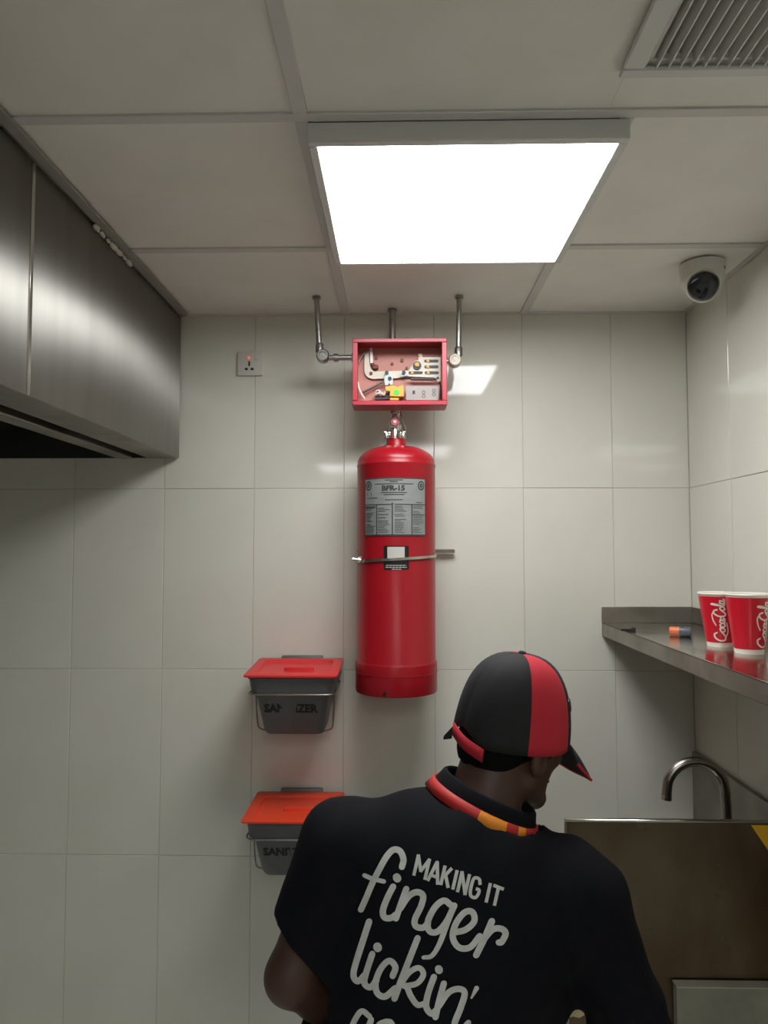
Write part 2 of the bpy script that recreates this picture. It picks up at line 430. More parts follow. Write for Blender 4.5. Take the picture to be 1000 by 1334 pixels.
# ================================================================== EXTRACT HOOD
HX, HZ = -.738, 2.107
t = thing('extractor_hood', 'large brushed stainless steel kitchen extractor hood under the ceiling at left', 'extractor hood', (-1.3, 1.2, HZ))
def hood_panel(y0, y1, bow, seed):
    rnd = random.Random(seed); g = BM(); ny, nz = 26, 14; rows = []
    for i in range(ny + 1):
        u = i / ny; row = []
        for j in range(nz + 1):
            v = j / nz
            b = bow * sin(pi * v) * (.6 + .4 * sin(pi * u)) + .0012 * sin(3.1 * u + 5 * v + seed)
            row.append(g.verts.new((HX + b * (sin(pi * u) ** .5 if 0 < u < 1 else 0), y0 + (y1 - y0) * u, HZ + (CEIL - .012 - HZ) * v)))
        rows.append(row)
    for i in range(ny):
        for j in range(nz): g.faces.new((rows[i][j], rows[i + 1][j], rows[i + 1][j + 1], rows[i][j + 1]))
    ex = bmesh.ops.extrude_face_region(g, geom=g.faces[:])
    for v in [e for e in ex['geom'] if isinstance(e, bmesh.types.BMVert)]: v.co.x -= .012 + (v.co.x - HX)
    return g
obj('front_panel', hood_panel(1.412, 2.398, .012, 1), 'steel', t)
obj('front_panel', hood_panel(.25, 1.405, .004, 2), 'steel', t)
g = BM(); box(g, HX - .004, HX + .003, 1.402, 1.414, HZ, CEIL - .012, .001, 1); obj('seam_strip', g, 'chrome', t)
g = BM(); box(g, -.842, HX - .001, .25, 2.40, HZ - .001, HZ + .004, .001, 1); obj('bottom_lip', g, 'steel_dull', t)
g = BM(); box(g, -.946, -.892, .25, 2.40, HZ - .002, HZ + .02, .003, 1); obj('grease_gutter', g, 'steel_dull', t)
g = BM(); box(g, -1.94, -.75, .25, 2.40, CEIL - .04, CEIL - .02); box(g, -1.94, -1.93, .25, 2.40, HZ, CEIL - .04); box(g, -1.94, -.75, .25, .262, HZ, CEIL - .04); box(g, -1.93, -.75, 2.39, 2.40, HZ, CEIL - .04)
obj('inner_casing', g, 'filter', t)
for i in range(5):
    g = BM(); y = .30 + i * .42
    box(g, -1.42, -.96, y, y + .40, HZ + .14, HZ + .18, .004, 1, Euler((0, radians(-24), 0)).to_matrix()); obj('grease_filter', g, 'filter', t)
g = BM(); box(g, HX + .004, HX + .028, .25, 2.385, CEIL - .010, CEIL - .0035, .001, 1); struct(obj('trim_3', g, 'trim'))
rnd = random.Random(5)
for i in range(7):
    yy = 1.70 + i * .035; s = rnd.uniform(.006, .013)
    g = BM(); bmesh.ops.create_icosphere(g, subdivisions=2, radius=1)
    for v in g.verts: v.co = Vector((HX + .006 + v.co.x * s * .6, yy + v.co.y * s * 1.7, CEIL - .018 + v.co.z * s * .7)) + Vector((rnd.uniform(-1, 1), rnd.uniform(-1, 1), rnd.uniform(-1, 1))) * .0012
    obj('sealant_bead', g, 'sealant', t, True)

# ================================================================== FIRE SUPPRESSION TANK
TY0 = 2.26; TX0 = at(516, 740, TY0).x
def zt(py, Y=TY0): return at(516, py, Y).z
R = .1215
zb, ztop = at(518, 905, TY0 - R * .6).z, zt(574)
t = thing('fire_suppression_tank', 'tall red fire suppression cylinder strapped to the tiled back wall', 'fire cylinder', (TX0, TY0, zb))
z_sh = zt(607); zs1 = zt(868, TY0 - R)
def q(z): return z - zb
prof = [(0, .012), (R * .93, .012), (R + .003, .0), (R + .0045, .006), (R + .0045, q(zs1) - .004), (R + .003, q(zs1)), (R, q(zs1) + .004), (R, q(z_sh) - .008), (R + .0015, q(z_sh) - .004), (R + .0015, q(z_sh)), (R - .001, q(z_sh) + .004)]
H0 = q(z_sh) + .004; H1 = q(ztop) - .018
for i in range(1, 13):
    a = i / 12 * pi / 2; prof.append((max(.031, R * cos(a) ** .8 if i < 12 else .031), H0 + (H1 - H0) * sin(a)))
prof += [(.030, H1 + .003), (.0285, H1 + .022), (0, H1 + .022)]
g = BM(); lathe(g, prof, (TX0, TY0, zb), n=64); obj('cylinder_shell', g, 'red_tank', t)
g = BM(); zw = zt(882, TY0 - R); tube(g, [(TX0 + (R + .0045) * cos(a), TY0 + (R + .0045) * sin(a), zw) for a in [2 * pi * i / 64 for i in range(64)]], .0014, 6, True); obj('base_weld', g, 'red_tank', t)
g = BM(); p = at(501, 904, TY0 - R); lathe(g, [(0, 0), (.006, 0), (.006, .004), (0, .004)], (p.x, TY0 - sqrt(max(0, (R + .0035) ** 2 - (p.x - TX0) ** 2)) - .002, p.z), (0, 1, 0), 16); obj('drain_hole', g, 'black', t)
def cyl_pt(u, z, off=0, rr=None):         # u: arc metres round the front, + to the right
    r0 = (rr or R) ; a = u / r0
    return Vector((TX0 + (r0 + off) * sin(a), TY0 - (r0 + off) * cos(a), z))
def wrap_rect(g, u0, u1, z0, z1, off, th=.0006, n=14):
    a = [[g.verts.new(cyl_pt(u0 + (u1 - u0) * i / n, z, off)) for z in (z0, z1)] for i in range(n + 1)]
    b = [[g.verts.new(cyl_pt(u0 + (u1 - u0) * i / n, z, off - th)) for z in (z0, z1)] for i in range(n + 1)]
    for i in range(n):
        g.faces.new((a[i][0], a[i + 1][0], a[i + 1][1], a[i][1])); g.faces.new((b[i][0], b[i][1], b[i + 1][1], b[i + 1][0]))
        g.faces.new((a[i][0], b[i][0], b[i + 1][0], a[i + 1][0])); g.faces.new((a[i][1], a[i + 1][1], b[i + 1][1], b[i][1]))
    for i in (0, n): g.faces.new((a[i][0], a[i][1], b[i][1], b[i][0]))
def U(px):                                 # pixel column -> arc coordinate on the tank front
    x = (at(px, 660, TY0 - R).x - TX0) * (TY0 - R * .8) / (TY0 - R); return R * math.asin(max(-.98, min(.98, x / R)))
zl0, zl1 = zt(698, TY0 - R), zt(622, TY0 - R)
LU0, LU1 = U(475), U(554)
g = BM(); wrap_rect(g, LU0, LU1, zl0, zl1, .0010, .0006, 28); lab = obj('nameplate', g, 'label', t, smooth='auto')
g = BM(); LW, LH = LU1 - LU0, zl1 - zl0
def lr(u0, v0, u1, v1): wrap_rect(g, LU0 + LW * u0, LU0 + LW * u1, zl1 - LH * v1, zl1 - LH * v0, .0018, .0006, max(2, int(28 * (u1 - u0)) + 1))
for u0, v0, u1, v1 in [(0, 0, 1, .018), (0, .975, 1, 1), (0, 0, .014, 1), (.986, 0, 1, 1), (.02, .455, .46, .467), (.5, .455, .98, .467), (.225, .455, .238, .98), (.46, .43, .475, .98), (.745, .455, .758, .98), (.758, .63, .98, .643),
                       (.36, .035, .62, .05), (.43, .065, .55, .078), (.2, .1, .78, .112), (.3, .25, .68, .262), (.34, .285, .64, .297), (.36, .375, .62, .386), (.05, .34, .24, .35), (.82, .42, .93, .43), (.02, .5, .22, .51)]:
    lr(u0, v0, u1, v1)
rnd = random.Random(8)
for cx in (.03, .25, .5, .77):
    v = .49
    while v < .95:
        if rnd.random() < .85: lr(cx, v, cx + rnd.uniform(.09, .185), v + .007)
        v += .028
def wrap_text(s, size, uc, zc, bold=0, sx=1):
    tm = text_mesh(s, size, bold, sx)
    vm = [g.verts.new(cyl_pt(uc + v.co.x, zc + v.co.y, .0018)) for v in tm.verts]; tm.verts.index_update()
    for f in tm.faces: g.faces.new([vm[v.index] for v in f.verts])
    tm.free()
wrap_text('BFR-15', .021, (LU0 + LU1) / 2 - .004, zl1 - LH * .185, .0011, 1.12)
wrap_text('(  )', .016, LU0 + LW * .1, zl1 - LH * .27)
for cu in (.085, .91):
    for k in range(24):
        a0, a1 = 2 * pi * k / 24, 2 * pi * (k + 1) / 24; c = LU0 + LW * cu; zc = zl1 - LH * .13
        for r0, r1 in ((.0095, .0135), (.002, .006)):
            g.faces.new([g.verts.new(cyl_pt(c + r * cos(a) * .9, zc + r * sin(a) * 1.05, .0018)) for r, a in ((r0, a0), (r1, a0), (r1, a1), (r0, a1))])
obj('printing', g, 'ink', lab, False)
zq0, zq1 = zt(742, TY0 - R), zt(711, TY0 - R)
g = BM(); wrap_rect(g, U(500), U(532), zq0, zq1, .0010); stk = obj('sticker', g, 'sticker_black', t, 'auto')
g = BM(); wrap_rect(g, U(504.5), U(526.5), zt(728, TY0 - R), zt(712.5, TY0 - R), .0015, .0004)
for a, b, c in ((503, 528.5, 736), (502.5, 529, 738.6), (510.5, 522, 741)):
    k = a
    while k < b: wrap_rect(g, U(k), U(min(b, k + 3.4)), zt(c, TY0 - R) - .0022, zt(c, TY0 - R), .0015, .0004, 3); k += 4.2
obj('sticker_print', g, 'sticker_white', stk, False)

# valve and gauge on the tank neck
zn = zb + H1 + .022
vt = obj('valve_body', lathe(BM(), [(0, 0), (.027, 0), (.027, .008), (.019, .010), (.017, .03), (.021, .034), (.021, .046), (.014, .05), (.013, .075), (.018, .078), (.018, .0875), (0, .0875)], (TX0 - .004, TY0, zn), n=24), 'chrome', t)
for sx in (-1, 1):
    g = BM(); lathe(g, [(0, 0), (.009, 0), (.009, .006), (.0065, .007), (.0065, .012), (.010, .013), (.010, .020), (0, .020)], (TX0 - .004 + sx * .014, TY0 - .008, zn + .018), (sx, -.1, .05), 12)
    lathe(g, [(0, 0), (.008, 0), (.009, .012), (.006, .02), (0, .02)], (TX0 - .004 + sx * .026, TY0 - .012, zn + .0), (0, 0, 1), 10)
    obj('valve_port', g, 'chrome', vt)
g = BM(); lathe(g, [(0, 0), (.006, 0), (.007, .008), (.006, .02), (0, .02)], (TX0 - .004 - .008, TY0 - .026, zn + .002), (0, -.5, 1), 10); lathe(g, [(0, 0), (.007, 0), (.007, .008), (.005, .018), (0, .018)], (TX0 + .008, TY0 - .026, zn + .002), (0, -.5, 1), 10)
obj('valve_nut', g, 'chrome', vt)
g = BM(); lathe(g, [(0, 0), (.013, 0), (.0145, .002), (.0145, .012), (.0125, .0135), (.0125, .011), (0, .011)], (TX0 - .004, TY0 - .018, zn + .052), (0, -1, 0), 24); obj('gauge_case', g, 'chrome', vt)
g = BM(); lathe(g, [(.0055, 0), (.0122, 0), (.0122, .001), (.0055, .001)], (TX0 - .004, TY0 - .0298, zn + .052), (0, -1, 0), 24, False); obj('gauge_face', g, 'gauge', vt)
g = BM(); tube(g, catmull([(TX0 + .014, TY0 - .012, zn + .086), (TX0 + .016, TY0 - .016, zn + .07), (TX0 + .02, TY0 - .016, zn + .055), (TX0 + .028, TY0 - .012, zn + .03), (TX0 + .026, TY0 - .008, zn + .012)], 5), .0028, 8); obj('pilot_tube', g, 'chrome', vt)

# strap bracket that holds the tank
zs_ = zt(730)
tb = thing('tank_bracket', 'thin steel strap and rod holding the red cylinder to the wall', 'bracket', (TX0, DB, zs_))
g = BM(); pts_o = []
for i in range(41):
    a = radians(-158 + 316 * i / 40); u = i / 40
    z = zt(731, TY0 - R) + (zt(726, TY0 - R) - zt(731, TY0 - R)) * (i - 14) / 12
    pts_o.append((sin(a), -cos(a), z))
rows = []
for sxx, syy, z in pts_o:
    rows.append([g.verts.new((TX0 + sxx * rr, TY0 + syy * rr, z + dz)) for rr, dz in ((R + .0022, -.0045), (R + .004, -.004), (R + .004, .004), (R + .0022, .0045))])
for a, b in zip(rows, rows[1:]):
    for k in range(4): g.faces.new((a[k], b[k], b[(k + 1) % 4], a[(k + 1) % 4]))
g.faces.new(rows[0]); g.faces.new(rows[-1][::-1]); obj('strap', g, 'chrome', tb)
zr = at(592, 718, TY0).z
g = BM(); box(g, TX0 - .13, at(592, 718, TY0 + .13).x, DB - .028, DB - .012, zr - .006, zr + .006, .002, 1); obj('back_rod', g, 'brushed', tb)
g = BM(); box(g, TX0 - .08, TX0 + .08, DB - .012, DB - .0005, zr - .02, zr + .02, .002, 1); obj('wall_plate', g, 'bracket', tb)
g = BM(); p = at(467, 729, TY0 - .06); lathe(g, [(0, -.006), (.008, -.006), (.008, .002), (.0045, .003), (.0045, .02), (0, .02)], p, (-1, -.25, .1), 8); box(g, p.x - .004, p.x + .010, p.y - .006, p.y + .006, p.z - .009, p.z + .009, .001, 1); obj('strap_bolt', g, 'chrome', tb)

# ================================================================== RELEASE BOX ABOVE THE TANK
BY = 2.165; BB = 2.255
def zp(zx, zy, Y=2.236): return at(450 + zx / 6.667, 430 + zy / 6.667, Y)
a, b = zp(60, 75, BY), zp(882, 650, BY); bx0, bx1, bz1, bz0 = a.x, b.x, a.z, b.z
a, b = zp(106, 108, BY), zp(837, 610, BY); ix0, ix1, iz1, iz0 = a.x, b.x, a.z, b.z
t = thing('release_box', 'open red metal release box with linkage inside, above the red cylinder', 'control box', ((bx0 + bx1) / 2, BB, bz0))
g = BM()
box(g, bx0, bx1, BY, BB, bz1 - .006, bz1, .002, 1); box(g, bx0, bx1, BY, BB, bz0, bz0 + .006, .002, 1)
box(g, bx0, bx0 + .006, BY, BB, bz0 + .004, bz1 - .004, .002, 1); box(g, bx1 - .006, bx1, BY, BB, bz0 + .004, bz1 - .004, .002, 1)
obj('box_shell', g, 'red_box', t)
g = BM(); y1 = BY + .006
box(g, bx0, bx1, BY - .002, y1, iz1, bz1, .0015, 1); box(g, bx0, bx1, BY - .002, y1, bz0, iz0, .0015, 1)
box(g, bx0, ix0, BY - .002, y1, iz0, iz1, .0015, 1); box(g, ix1, bx1, BY - .002, y1, iz0, iz1, .0015, 1)
obj('front_frame', g, 'red_box', t)
g = BM(); box(g, bx0 + .004, bx1 - .004, BB - .008, BB - .002, bz0 + .004, bz1 - .004); obj('back_plate', g, 'pink', t)
def plate(name, pts, m, y0=2.236, th=.004, par=None):
    g = BM(); prism(g, [zp(x, y, y0) for x, y in pts], (0, th, 0)); return obj(name, g, m, par or t)
def disc(name, x, y, r, m, y0=2.232, th=.01, par=None, rin=0):
    g = BM(); rr = r / 6.667 * y0 / F
    lathe(g, [(rin and rr * rin, 0), (rr, 0), (rr, th), (rin and rr * rin, th)] if rin else [(0, 0), (rr, 0), (rr, th), (0, th)], zp(x, y, y0), (0, 1, 0), 18, not rin)
    return obj(name, g, m, par or t)
def arc(cx, cy, rx, ry, a0, a1, n=8): return [(cx + rx * cos(radians(a0 + (a1 - a0) * i / n)), cy + ry * sin(radians(a0 + (a1 - a0) * i / n))) for i in range(n + 1)]
arm = plate('lever_arm', [(165, 195), (200, 180), (208, 300), (218, 335), (245, 358), (350, 358), (548, 352), (548, 405), (430, 418), (240, 424)] + arc(235, 350, 72, 72, 95, 180, 6), 'cream')
man = plate('manifold_plate', [(538, 375), (560, 330), (600, 270), (632, 260), (632, 204), (662, 204), (668, 235), (825, 235), (825, 440), (800, 452), (772, 412), (545, 402)], 'cream', 2.233)
for x, y, w_ in ((745, 268, 124), (745, 318, 124), (608, 370, 124), (748, 370, 124)):
    s_ = plate('slot', arc(x + w_ / 2 - 12, y, 12, 12, -90, 90, 6) + arc(x - w_ / 2 + 12, y, 12, 12, 90, 270, 6), 'dark', 2.2315, .002, man)
    disc('slot_screw', x - 30, y, 13, 'gold', 2.2295, .002, man)
disc('dial', 620, 306, 37, 'dark', 2.228, .005, man); disc('dial_cap', 620, 298, 20, 'gold', 2.224, .006, man)
disc('pivot_screw', 645, 220, 10, 'gold', 2.2295, .004, man); disc('foot_hole', 800, 415, 11, 'dark', 2.231, .002, man)
for x, y in ((220, 375),): disc('arm_screw', x, y, 15, 'brown', 2.232, .004, arm)
for x, y, r in ((265, 242, 11), (405, 290, 12), (490, 260, 15), (530, 328, 11)): disc('plate_screw', x, y, r, 'brown', 2.24, .007)
plate('hinge_upright', [(208, 155), (232, 155), (238, 285), (215, 285)], 'pale', 2.23, .004)
g = BM(); c = zp(255, 315, 2.228); box(g, c.x - .008, c.x + .010, c.y, c.y + .014, c.z - .008, c.z + .005, .002, 1); box(g, c.x - .011, c.x - .002, c.y + .002, c.y + .012, c.z + .003, c.z + .012, .002, 1); obj('latch_block', g, 'brown', t)
link_ = plate('link_plate', [(345, 385), (375, 375), (410, 400), (410, 475), (385, 475), (380, 455), (368, 478), (342, 478), (335, 430)], 'pale_blue', 2.222, .006)
for x, y in ((357, 368), (383, 418), (505, 365)): disc('link_bolt', x, y, 16, 'dark', 2.217, .012)
plate('link_plate', [(478, 375), (530, 365), (545, 395), (480, 405)], 'pale_blue', 2.226, .004)
g = BM(); A, B = zp(150, 540, 2.225), zp(322, 448, 2.225); dr = (B - A).normalized(); sd = dr.cross(Vector((0, 1, 0))); tube(g, [A + (B - A) * (i / 150) + (sd * cos(i * .75) + Vector((0, 1, 0)) * sin(i * .75)) * .0042 for i in range(151)], .0011, 5); obj('tension_spring', g, 'spring', t)
g = BM(); A, B = zp(565, 425, 2.225), zp(762, 428, 2.225); tube(g, [A + (B - A) * (i / 150) + (Vector((0, 0, 1)) * cos(i * .75) + Vector((0, 1, 0)) * sin(i * .75)) * .0048 for i in range(151)], .0012, 5); obj('tension_spring', g, 'spring', t)
g = BM(); tube(g, [zp(520, 420, 2.225), zp(790, 425, 2.225)], .0022, 8); obj('spring_rod', g, 'dark', t)
yb = plate('trip_block', [(342, 490), (420, 480), (450, 497), (500, 475), (506, 575), (385, 575), (385, 530), (350, 525)], 'yellow', 2.205, .03)
disc('green_dot', 440, 540, 25, 'green', 2.2035, .001, yb)
plate('trip_foot', [(385, 588), (462, 588), (462, 608), (385, 608)], 'yellow', 2.21, .02)
gp = plate('switch_plate', [(522, 485), (810, 485), (806, 608), (526, 608)], 'grey_plate', 2.206, .02)
for x, y, kind in ((592, 540, 0), (678, 555, 1), (766, 540, 1)):
    if kind:
        for dy in (-15, 17): disc('switch_mark', x, y + dy, 15, 'ink', 2.2048, .001, gp, .72)
    else: plate('switch_mark', [(x - 11, y - 15), (x + 11, y - 15), (x + 11, y + 15), (x - 11, y + 15)], 'ink', 2.2048, .001, gp)
g = BM(); c = zp(282, 540, 2.215); lathe(g, [(.0035, -.004), (.0075, -.004), (.0085, .0), (.0085, .01), (.0035, .01)], c, (.5, 1, -.2), 20, False); obj('pulley', g, 'pale', t)
g = BM(); tube(g, catmull([zp(300, 545, 2.218), zp(330, 560, 2.218), zp(345, 535, 2.218), zp(372, 540, 2.22)], 5), .0045, 10); obj('pulley_elbow', g, 'cream', t)
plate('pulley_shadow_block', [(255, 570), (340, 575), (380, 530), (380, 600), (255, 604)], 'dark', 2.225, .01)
g = BM(); tube(g, catmull([zp(108, 295, 2.228), zp(125, 245, 2.228), (zp(160, 200, 2.228)), zp(185, 186, 2.228)], 5), .0028, 8); obj('grey_hose', g, 'spring', t)
g = BM(); tube(g, catmull([zp(104, 450, 2.22), zp(118, 510, 2.22), zp(140, 560, 2.22), zp(166, 600, 2.22)], 5), .003, 8); obj('white_hose', g, 'pale', t)
g = BM(); tube(g, catmull([zp(816, 450, 2.222), zp(826, 500, 2.222), zp(826, 600, 2.222)], 5), .0026, 8); obj('black_hose', g, 'dark', t)

# ================================================================== CONDUIT PIPES
def conduit(name, label, px, top, bot, Y, r, extra):
    a, b = at(px[0], top, Y), at(px[1], bot, Y); a.z = CEIL - .001
    t = thing(name, label, 'conduit pipe', (a.x, Y, CEIL), 'steel conduit pipes from the ceiling')
    g = BM(); tube(g, [a, b], r, 16); obj('pipe', g, 'galv', t)
    if extra:
        g = BM(); lathe(g, [(0, 0), (r + .004, 0), (r + .004, .024), (r + .002, .028), (0, .028)], b - Vector((0, 0, .004)), (0, 0, 1), 16); obj('coupling', g, 'galv', t)
        c = at(extra[0], extra[1], Y - .004)
        g = BM(); lathe(g, [(0, -.016), (.004, -.016), (.0045, -.013), (.0105, -.013), (.012, -.0155), (.0165, -.0155), (.0205, -.010), (.0205, .012), (.016, .016), (0, .016)], c, (0, 1, 0), 24); obj('junction_elbow', g, 'cream' if extra[2] else 'galv', t)
        g = BM(); tube(g, catmull([b, b + (c - b) * .4 - Vector((0, 0, .002)), c], 4), r + .003, 14); obj('elbow_neck', g, 'galv', t)
        if extra[3]:
            e = at(459, 468, Y); e.x = bx0 + .001
            g = BM(); tube(g, [Vector((c.x, Y, c.z - .004)), Vector((e.x, Y, c.z - .004))], r, 14); obj('side_pipe', g, 'galv', t)
            for fr, rr, ln in ((.34, r + .004, .014), (.92, r + .0055, .008)):
                g = BM(); lathe(g, [(0, 0), (rr, 0), (rr, ln), (0, ln)], (c.x + (e.x - c.x) * fr, Y, c.z - .004), (1, 0, 0), 6 if fr > .5 else 16); obj('lock_nut', g, 'galv', t)
        else:
            g = BM(); tube(g, [Vector((c.x, Y, c.z)), Vector((bx1 - .001, Y, c.z))], r, 14); obj('side_pipe', g, 'galv', t)
    g = BM(); lathe(g, [(0, 0), (r + .006, 0), (r + .004, .006), (0, .006)], a - Vector((0, 0, .006)), (0, 0, 1), 16); obj('ceiling_collar', g, 'galv', t)
conduit('conduit_pipe', 'steel conduit dropping from ceiling to elbow left of the red box', (412, 416), 387, 457, 2.235, .0085, (420.5, 464, 0, 1))
conduit('conduit_pipe', 'steel conduit dropping from ceiling to the pale round elbow right of the red box', (598, 597), 390, 462, 2.24, .0085, (592, 470, 1, 0))
conduit('conduit_pipe', 'short grey conduit going up behind the top of the red box', (511, 511), 403, 470, 2.36, .011, None)

# ================================================================== SOCKET
p0, p1 = at(310, 459, DB), at(342.5, 490, DB)
t = thing('wall_socket', 'square white wall socket with three pin holes and a small red light', 'wall socket', ((p0.x + p1.x) / 2, DB, (p0.z + p1.z) / 2))
g = BM(); box(g, p0.x, p1.x, DB - .010, DB - .0005, p1.z, p0.z, .003, 2); obj('face_plate', g, 'socket', t)
def sp(zx, zy): return at(300 + zx * .06, 440 + zy * .06, DB - .0105)
g = BM(); lathe(g, [(0, 0), (.0048, 0), (.0052, .002), (0, .002)], sp(402, 435), (0, 1, 0), 14); obj('indicator_light', g, 'red_neon', t)
for (x, y, w_, h_) in ((408, 562, .0058, .016), (345, 678, .010, .0075), (470, 678, .010, .0075)):
    c = sp(x, y); g = BM(); box(g, c.x - w_ / 2, c.x + w_ / 2, DB - .0112, DB - .009, c.z - h_ / 2, c.z + h_ / 2, .0006, 1); obj('pin_hole', g, 'black', t)
c = sp(570, 430); g = BM(); box(g, c.x - .007, c.x + .007, DB - .0125, DB - .009, c.z - .009, c.z + .009, .001, 1); obj('rocker_switch', g, 'socket', t)

# ================================================================== CCTV CAMERA
cc = atz(916, 345, CEIL - .004); cx_, cy_ = cc.x - .004, cc.y - .0
t = thing('security_camera', 'white turret security camera with a dark round lens on the ceiling', 'security camera', (cx_, cy_, CEIL))
g = BM(); lathe(g, [(0, 0), (.060, 0), (.0605, .004), (.057, .045), (.052, .060), (.044, .072), (.028, .081), (0, .084)], (cx_, cy_, CEIL - .004), (0, 0, -1), 40); obj('camera_base', g, 'cam_white', t)
ld = Vector((-.30, -.85, -.55)).normalized(); bc = Vector((cx_ - .004, cy_ - .010, CEIL - .060))
g = BM(); bmesh.ops.create_uvsphere(g, u_segments=32, v_segments=20, radius=.046)
for v in g.verts: v.co += bc
obj('camera_ball', g, 'cam_white', t, True)
g = BM(); lathe(g, [(.043, -.012), (.0465, -.004), (.0445, .0), (.042, .0)], bc + ld * .033, ld, 32, False); obj('ball_rim', g, 'cam_white', t)
g = BM(); lathe(g, [(.0385, .0), (.036, .005), (.027, .010), (.014, .013), (0, .014)], bc + ld * .036, ld, 32); obj('lens_dome', g, 'glass_dark', t, True)
g = BM(); lathe(g, [(0, 0), (.005, 0), (.005, .004), (0, .004)], (cx_ + .042, cy_ - .036, CEIL - .026), (.7, -.7, 0), 12); obj('base_screw', g, 'bracket', t)

# ================================================================== SANITIZER BINS
def rrect(hw, y0, y1, r, n=5):
    pts = []
    for cx, cy, a0 in ((hw - r, y1 - r, 0), (-hw + r, y1 - r, 90), (-hw + r, y0 + r, 180), (hw - r, y0 + r, 270)):
        for i in range(n + 1): a = radians(a0 + 90 * i / n); pts.append((cx + r * cos(a), cy + r * sin(a)))
    return pts
def loft(g, secs, cap0=True, cap1=True):
    rings = [[g.verts.new(p) for p in s] for s in secs]
    n = len(rings[0])
    for a, b in zip(rings, rings[1:]):
        for i in range(n): g.faces.new((a[i], a[(i + 1) % n], b[(i + 1) % n], b[i]))
    if cap0: g.faces.new(rings[0][::-1])
    if cap1: g.faces.new(rings[-1])
    return g
def bin_(front_l, front_r, yfront, yback, zback_px, txt, label, m, lidlabel, gone, sx):
    YFt = 2.125
    zl = at(front_l, yfront, YFt).z; x0, x1 = at(front_l, yfront, YFt).x, at(front_r, yfront, YFt).x
    zl2 = at(400, zback_px, 2.385).z; cx = (x0 + x1) / 2; hw = (x1 - x0) / 2
    yb_ = 2.385; z0 = zl - .19
    t = thing('sanitizer_bin', label, 'bin', (cx, 2.25, z0), 'sanitizer bins on the wall')
    def sec(hw_, ya, yb, z, r=.03): return [(cx + x, y, z) for x, y in rrect(hw_, ya, yb, r)]
    g = BM(); ht = hw - .012; hb = hw - .045
    S_ = [sec(hb - .006, 2.215, 2.34, z0, .025), sec(hb, 2.205, 2.35, z0 + .012, .03), sec(hb + .016, YFt + .035, 2.36, z0 + .12, .03), sec(hb + .018, YFt + .032, 2.362, z0 + .128, .03), sec(ht - .004, YFt + .022, 2.366, z0 + .132, .03), sec(ht, YFt + .012, 2.372, zl - .016, .03), sec(ht + .004, YFt + .008, 2.376, zl - .013, .03), sec(ht + .004, YFt + .008, 2.376, zl - .0095, .03)]
    # straight tapered front
    loft(g, S_); bd = obj('bin_body', g, 'bin', t)
    # moulded centre rib on the front
    def fy(z): # front y of the body at height z
        zz = z - z0
        return 2.205 + (YFt + .035 - 2.205) * (zz - .012) / .108 if zz < .12 else YFt + .03
    g = BM(); za, zb2 = z0 + .02, z0 + .115
    prism(g, [(cx - .0025, fy(za) - .002, za), (cx + .0025, fy(za) - .002, za), (cx + .0025, fy(zb2) - .002, zb2), (cx - .0025, fy(zb2) - .002, zb2)], (0, .003, 0)); obj('front_rib', g, 'bin', bd)
    # lettering
    zc = z0 + .084; tm = text_mesh(txt, .036, .0017, .92)
    slope = (fy(zc + .01) - fy(zc - .01)) / .02
    for v in tm.verts:
        x, y = v.co.x, v.co.y; v.co = Vector((cx - .004 + x, fy(zc) + slope * y - .0012, zc + y))
    kill = [f for f in tm.faces if any(a < (f.calc_center_median().x - cx) < b and (f.calc_center_median().z - zc) > c for a, b, c in gone)]
    bmesh.ops.delete(tm, geom=kill, context='FACES')
    obj('lettering', tm, 'bin_in', bd, False)
    # lid
    lid_pts = [(x0, YFt, zl), (x1, YFt, zl), (x1 - .004, yb_, zl2), (x0 + .004, yb_, zl2)]
    def lz(y, d=0): return zl + (zl2 - zl) * (y - YFt) / (yb_ - YFt) + d
    def lsec(hw_, ya, yb, d, r): return [(cx + x, y, lz(y, d)) for x, y in rrect(hw_, ya, yb, r)]
    g = BM(); loft(g, [lsec(hw - .006, YFt + .006, yb_ - .004, -.008, .02), lsec(hw, YFt, yb_, -.006, .012), lsec(hw, YFt, yb_, -.001, .012), lsec(hw - .002, YFt + .002, yb_ - .002, .0, .012), lsec(hw - .028, YFt + .034, yb_ - .034, .0, .02), lsec(hw - .032, YFt + .04, yb_ - .04, -.007, .02)])
    ld_ = obj('lid', g, m, t)
    if lidlabel: ld_['label'] = lidlabel
    g = BM(); ymid = (YFt + yb_) / 2 - .02
    loft(g, [[(cx + .012 + x, y, lz(y, d)) for x, y in rrect(w_, ymid - h_, ymid + h_, .006, 3)] for w_, h_, d in ((.046, .010, -.007), (.045, .009, .001), (.043, .007, .0025))]); obj('lid_grip', g, m, ld_)
    # wire holder: top ring, right loop, wall plate
    h = thing('bin_holder', 'grey wall bracket with a wire ring carrying the ' + sx, 'bin holder', (cx, DB, zl - .05), 'wire bin holders')
    g = BM(); zr_ = z0 + .131
    tube(g, [(cx + x, y, zr_) for x, y in rrect(ht - .0015 + .004, YFt + .0185 , 2.384, .03, 5)], .0026, 8, True); obj('wire_ring', g, 'galv', h)
    for sgn in (-1, 1):
        g = BM(); xx = cx + sgn * (hb + .021)
        tube(g, catmull([(xx + sgn * .006, 2.385, zr_), (xx + sgn * .008, 2.26, zr_ - .004), (xx + sgn * .006, 2.235, zr_ - .03), (xx + sgn * .002, 2.24, z0 + .03), (xx - sgn * .004, 2.25, z0 + .008), (xx - sgn * .03, 2.26, z0 - .003)], 5), .0026, 8); obj('wire_loop', g, 'galv', h)
    g = BM(); box(g, cx - .068, cx + .068, 2.388, DB - .0005, zl - .14, zl2 + .006, .004, 2); obj('wall_plate', g, 'bracket', h)
    return t
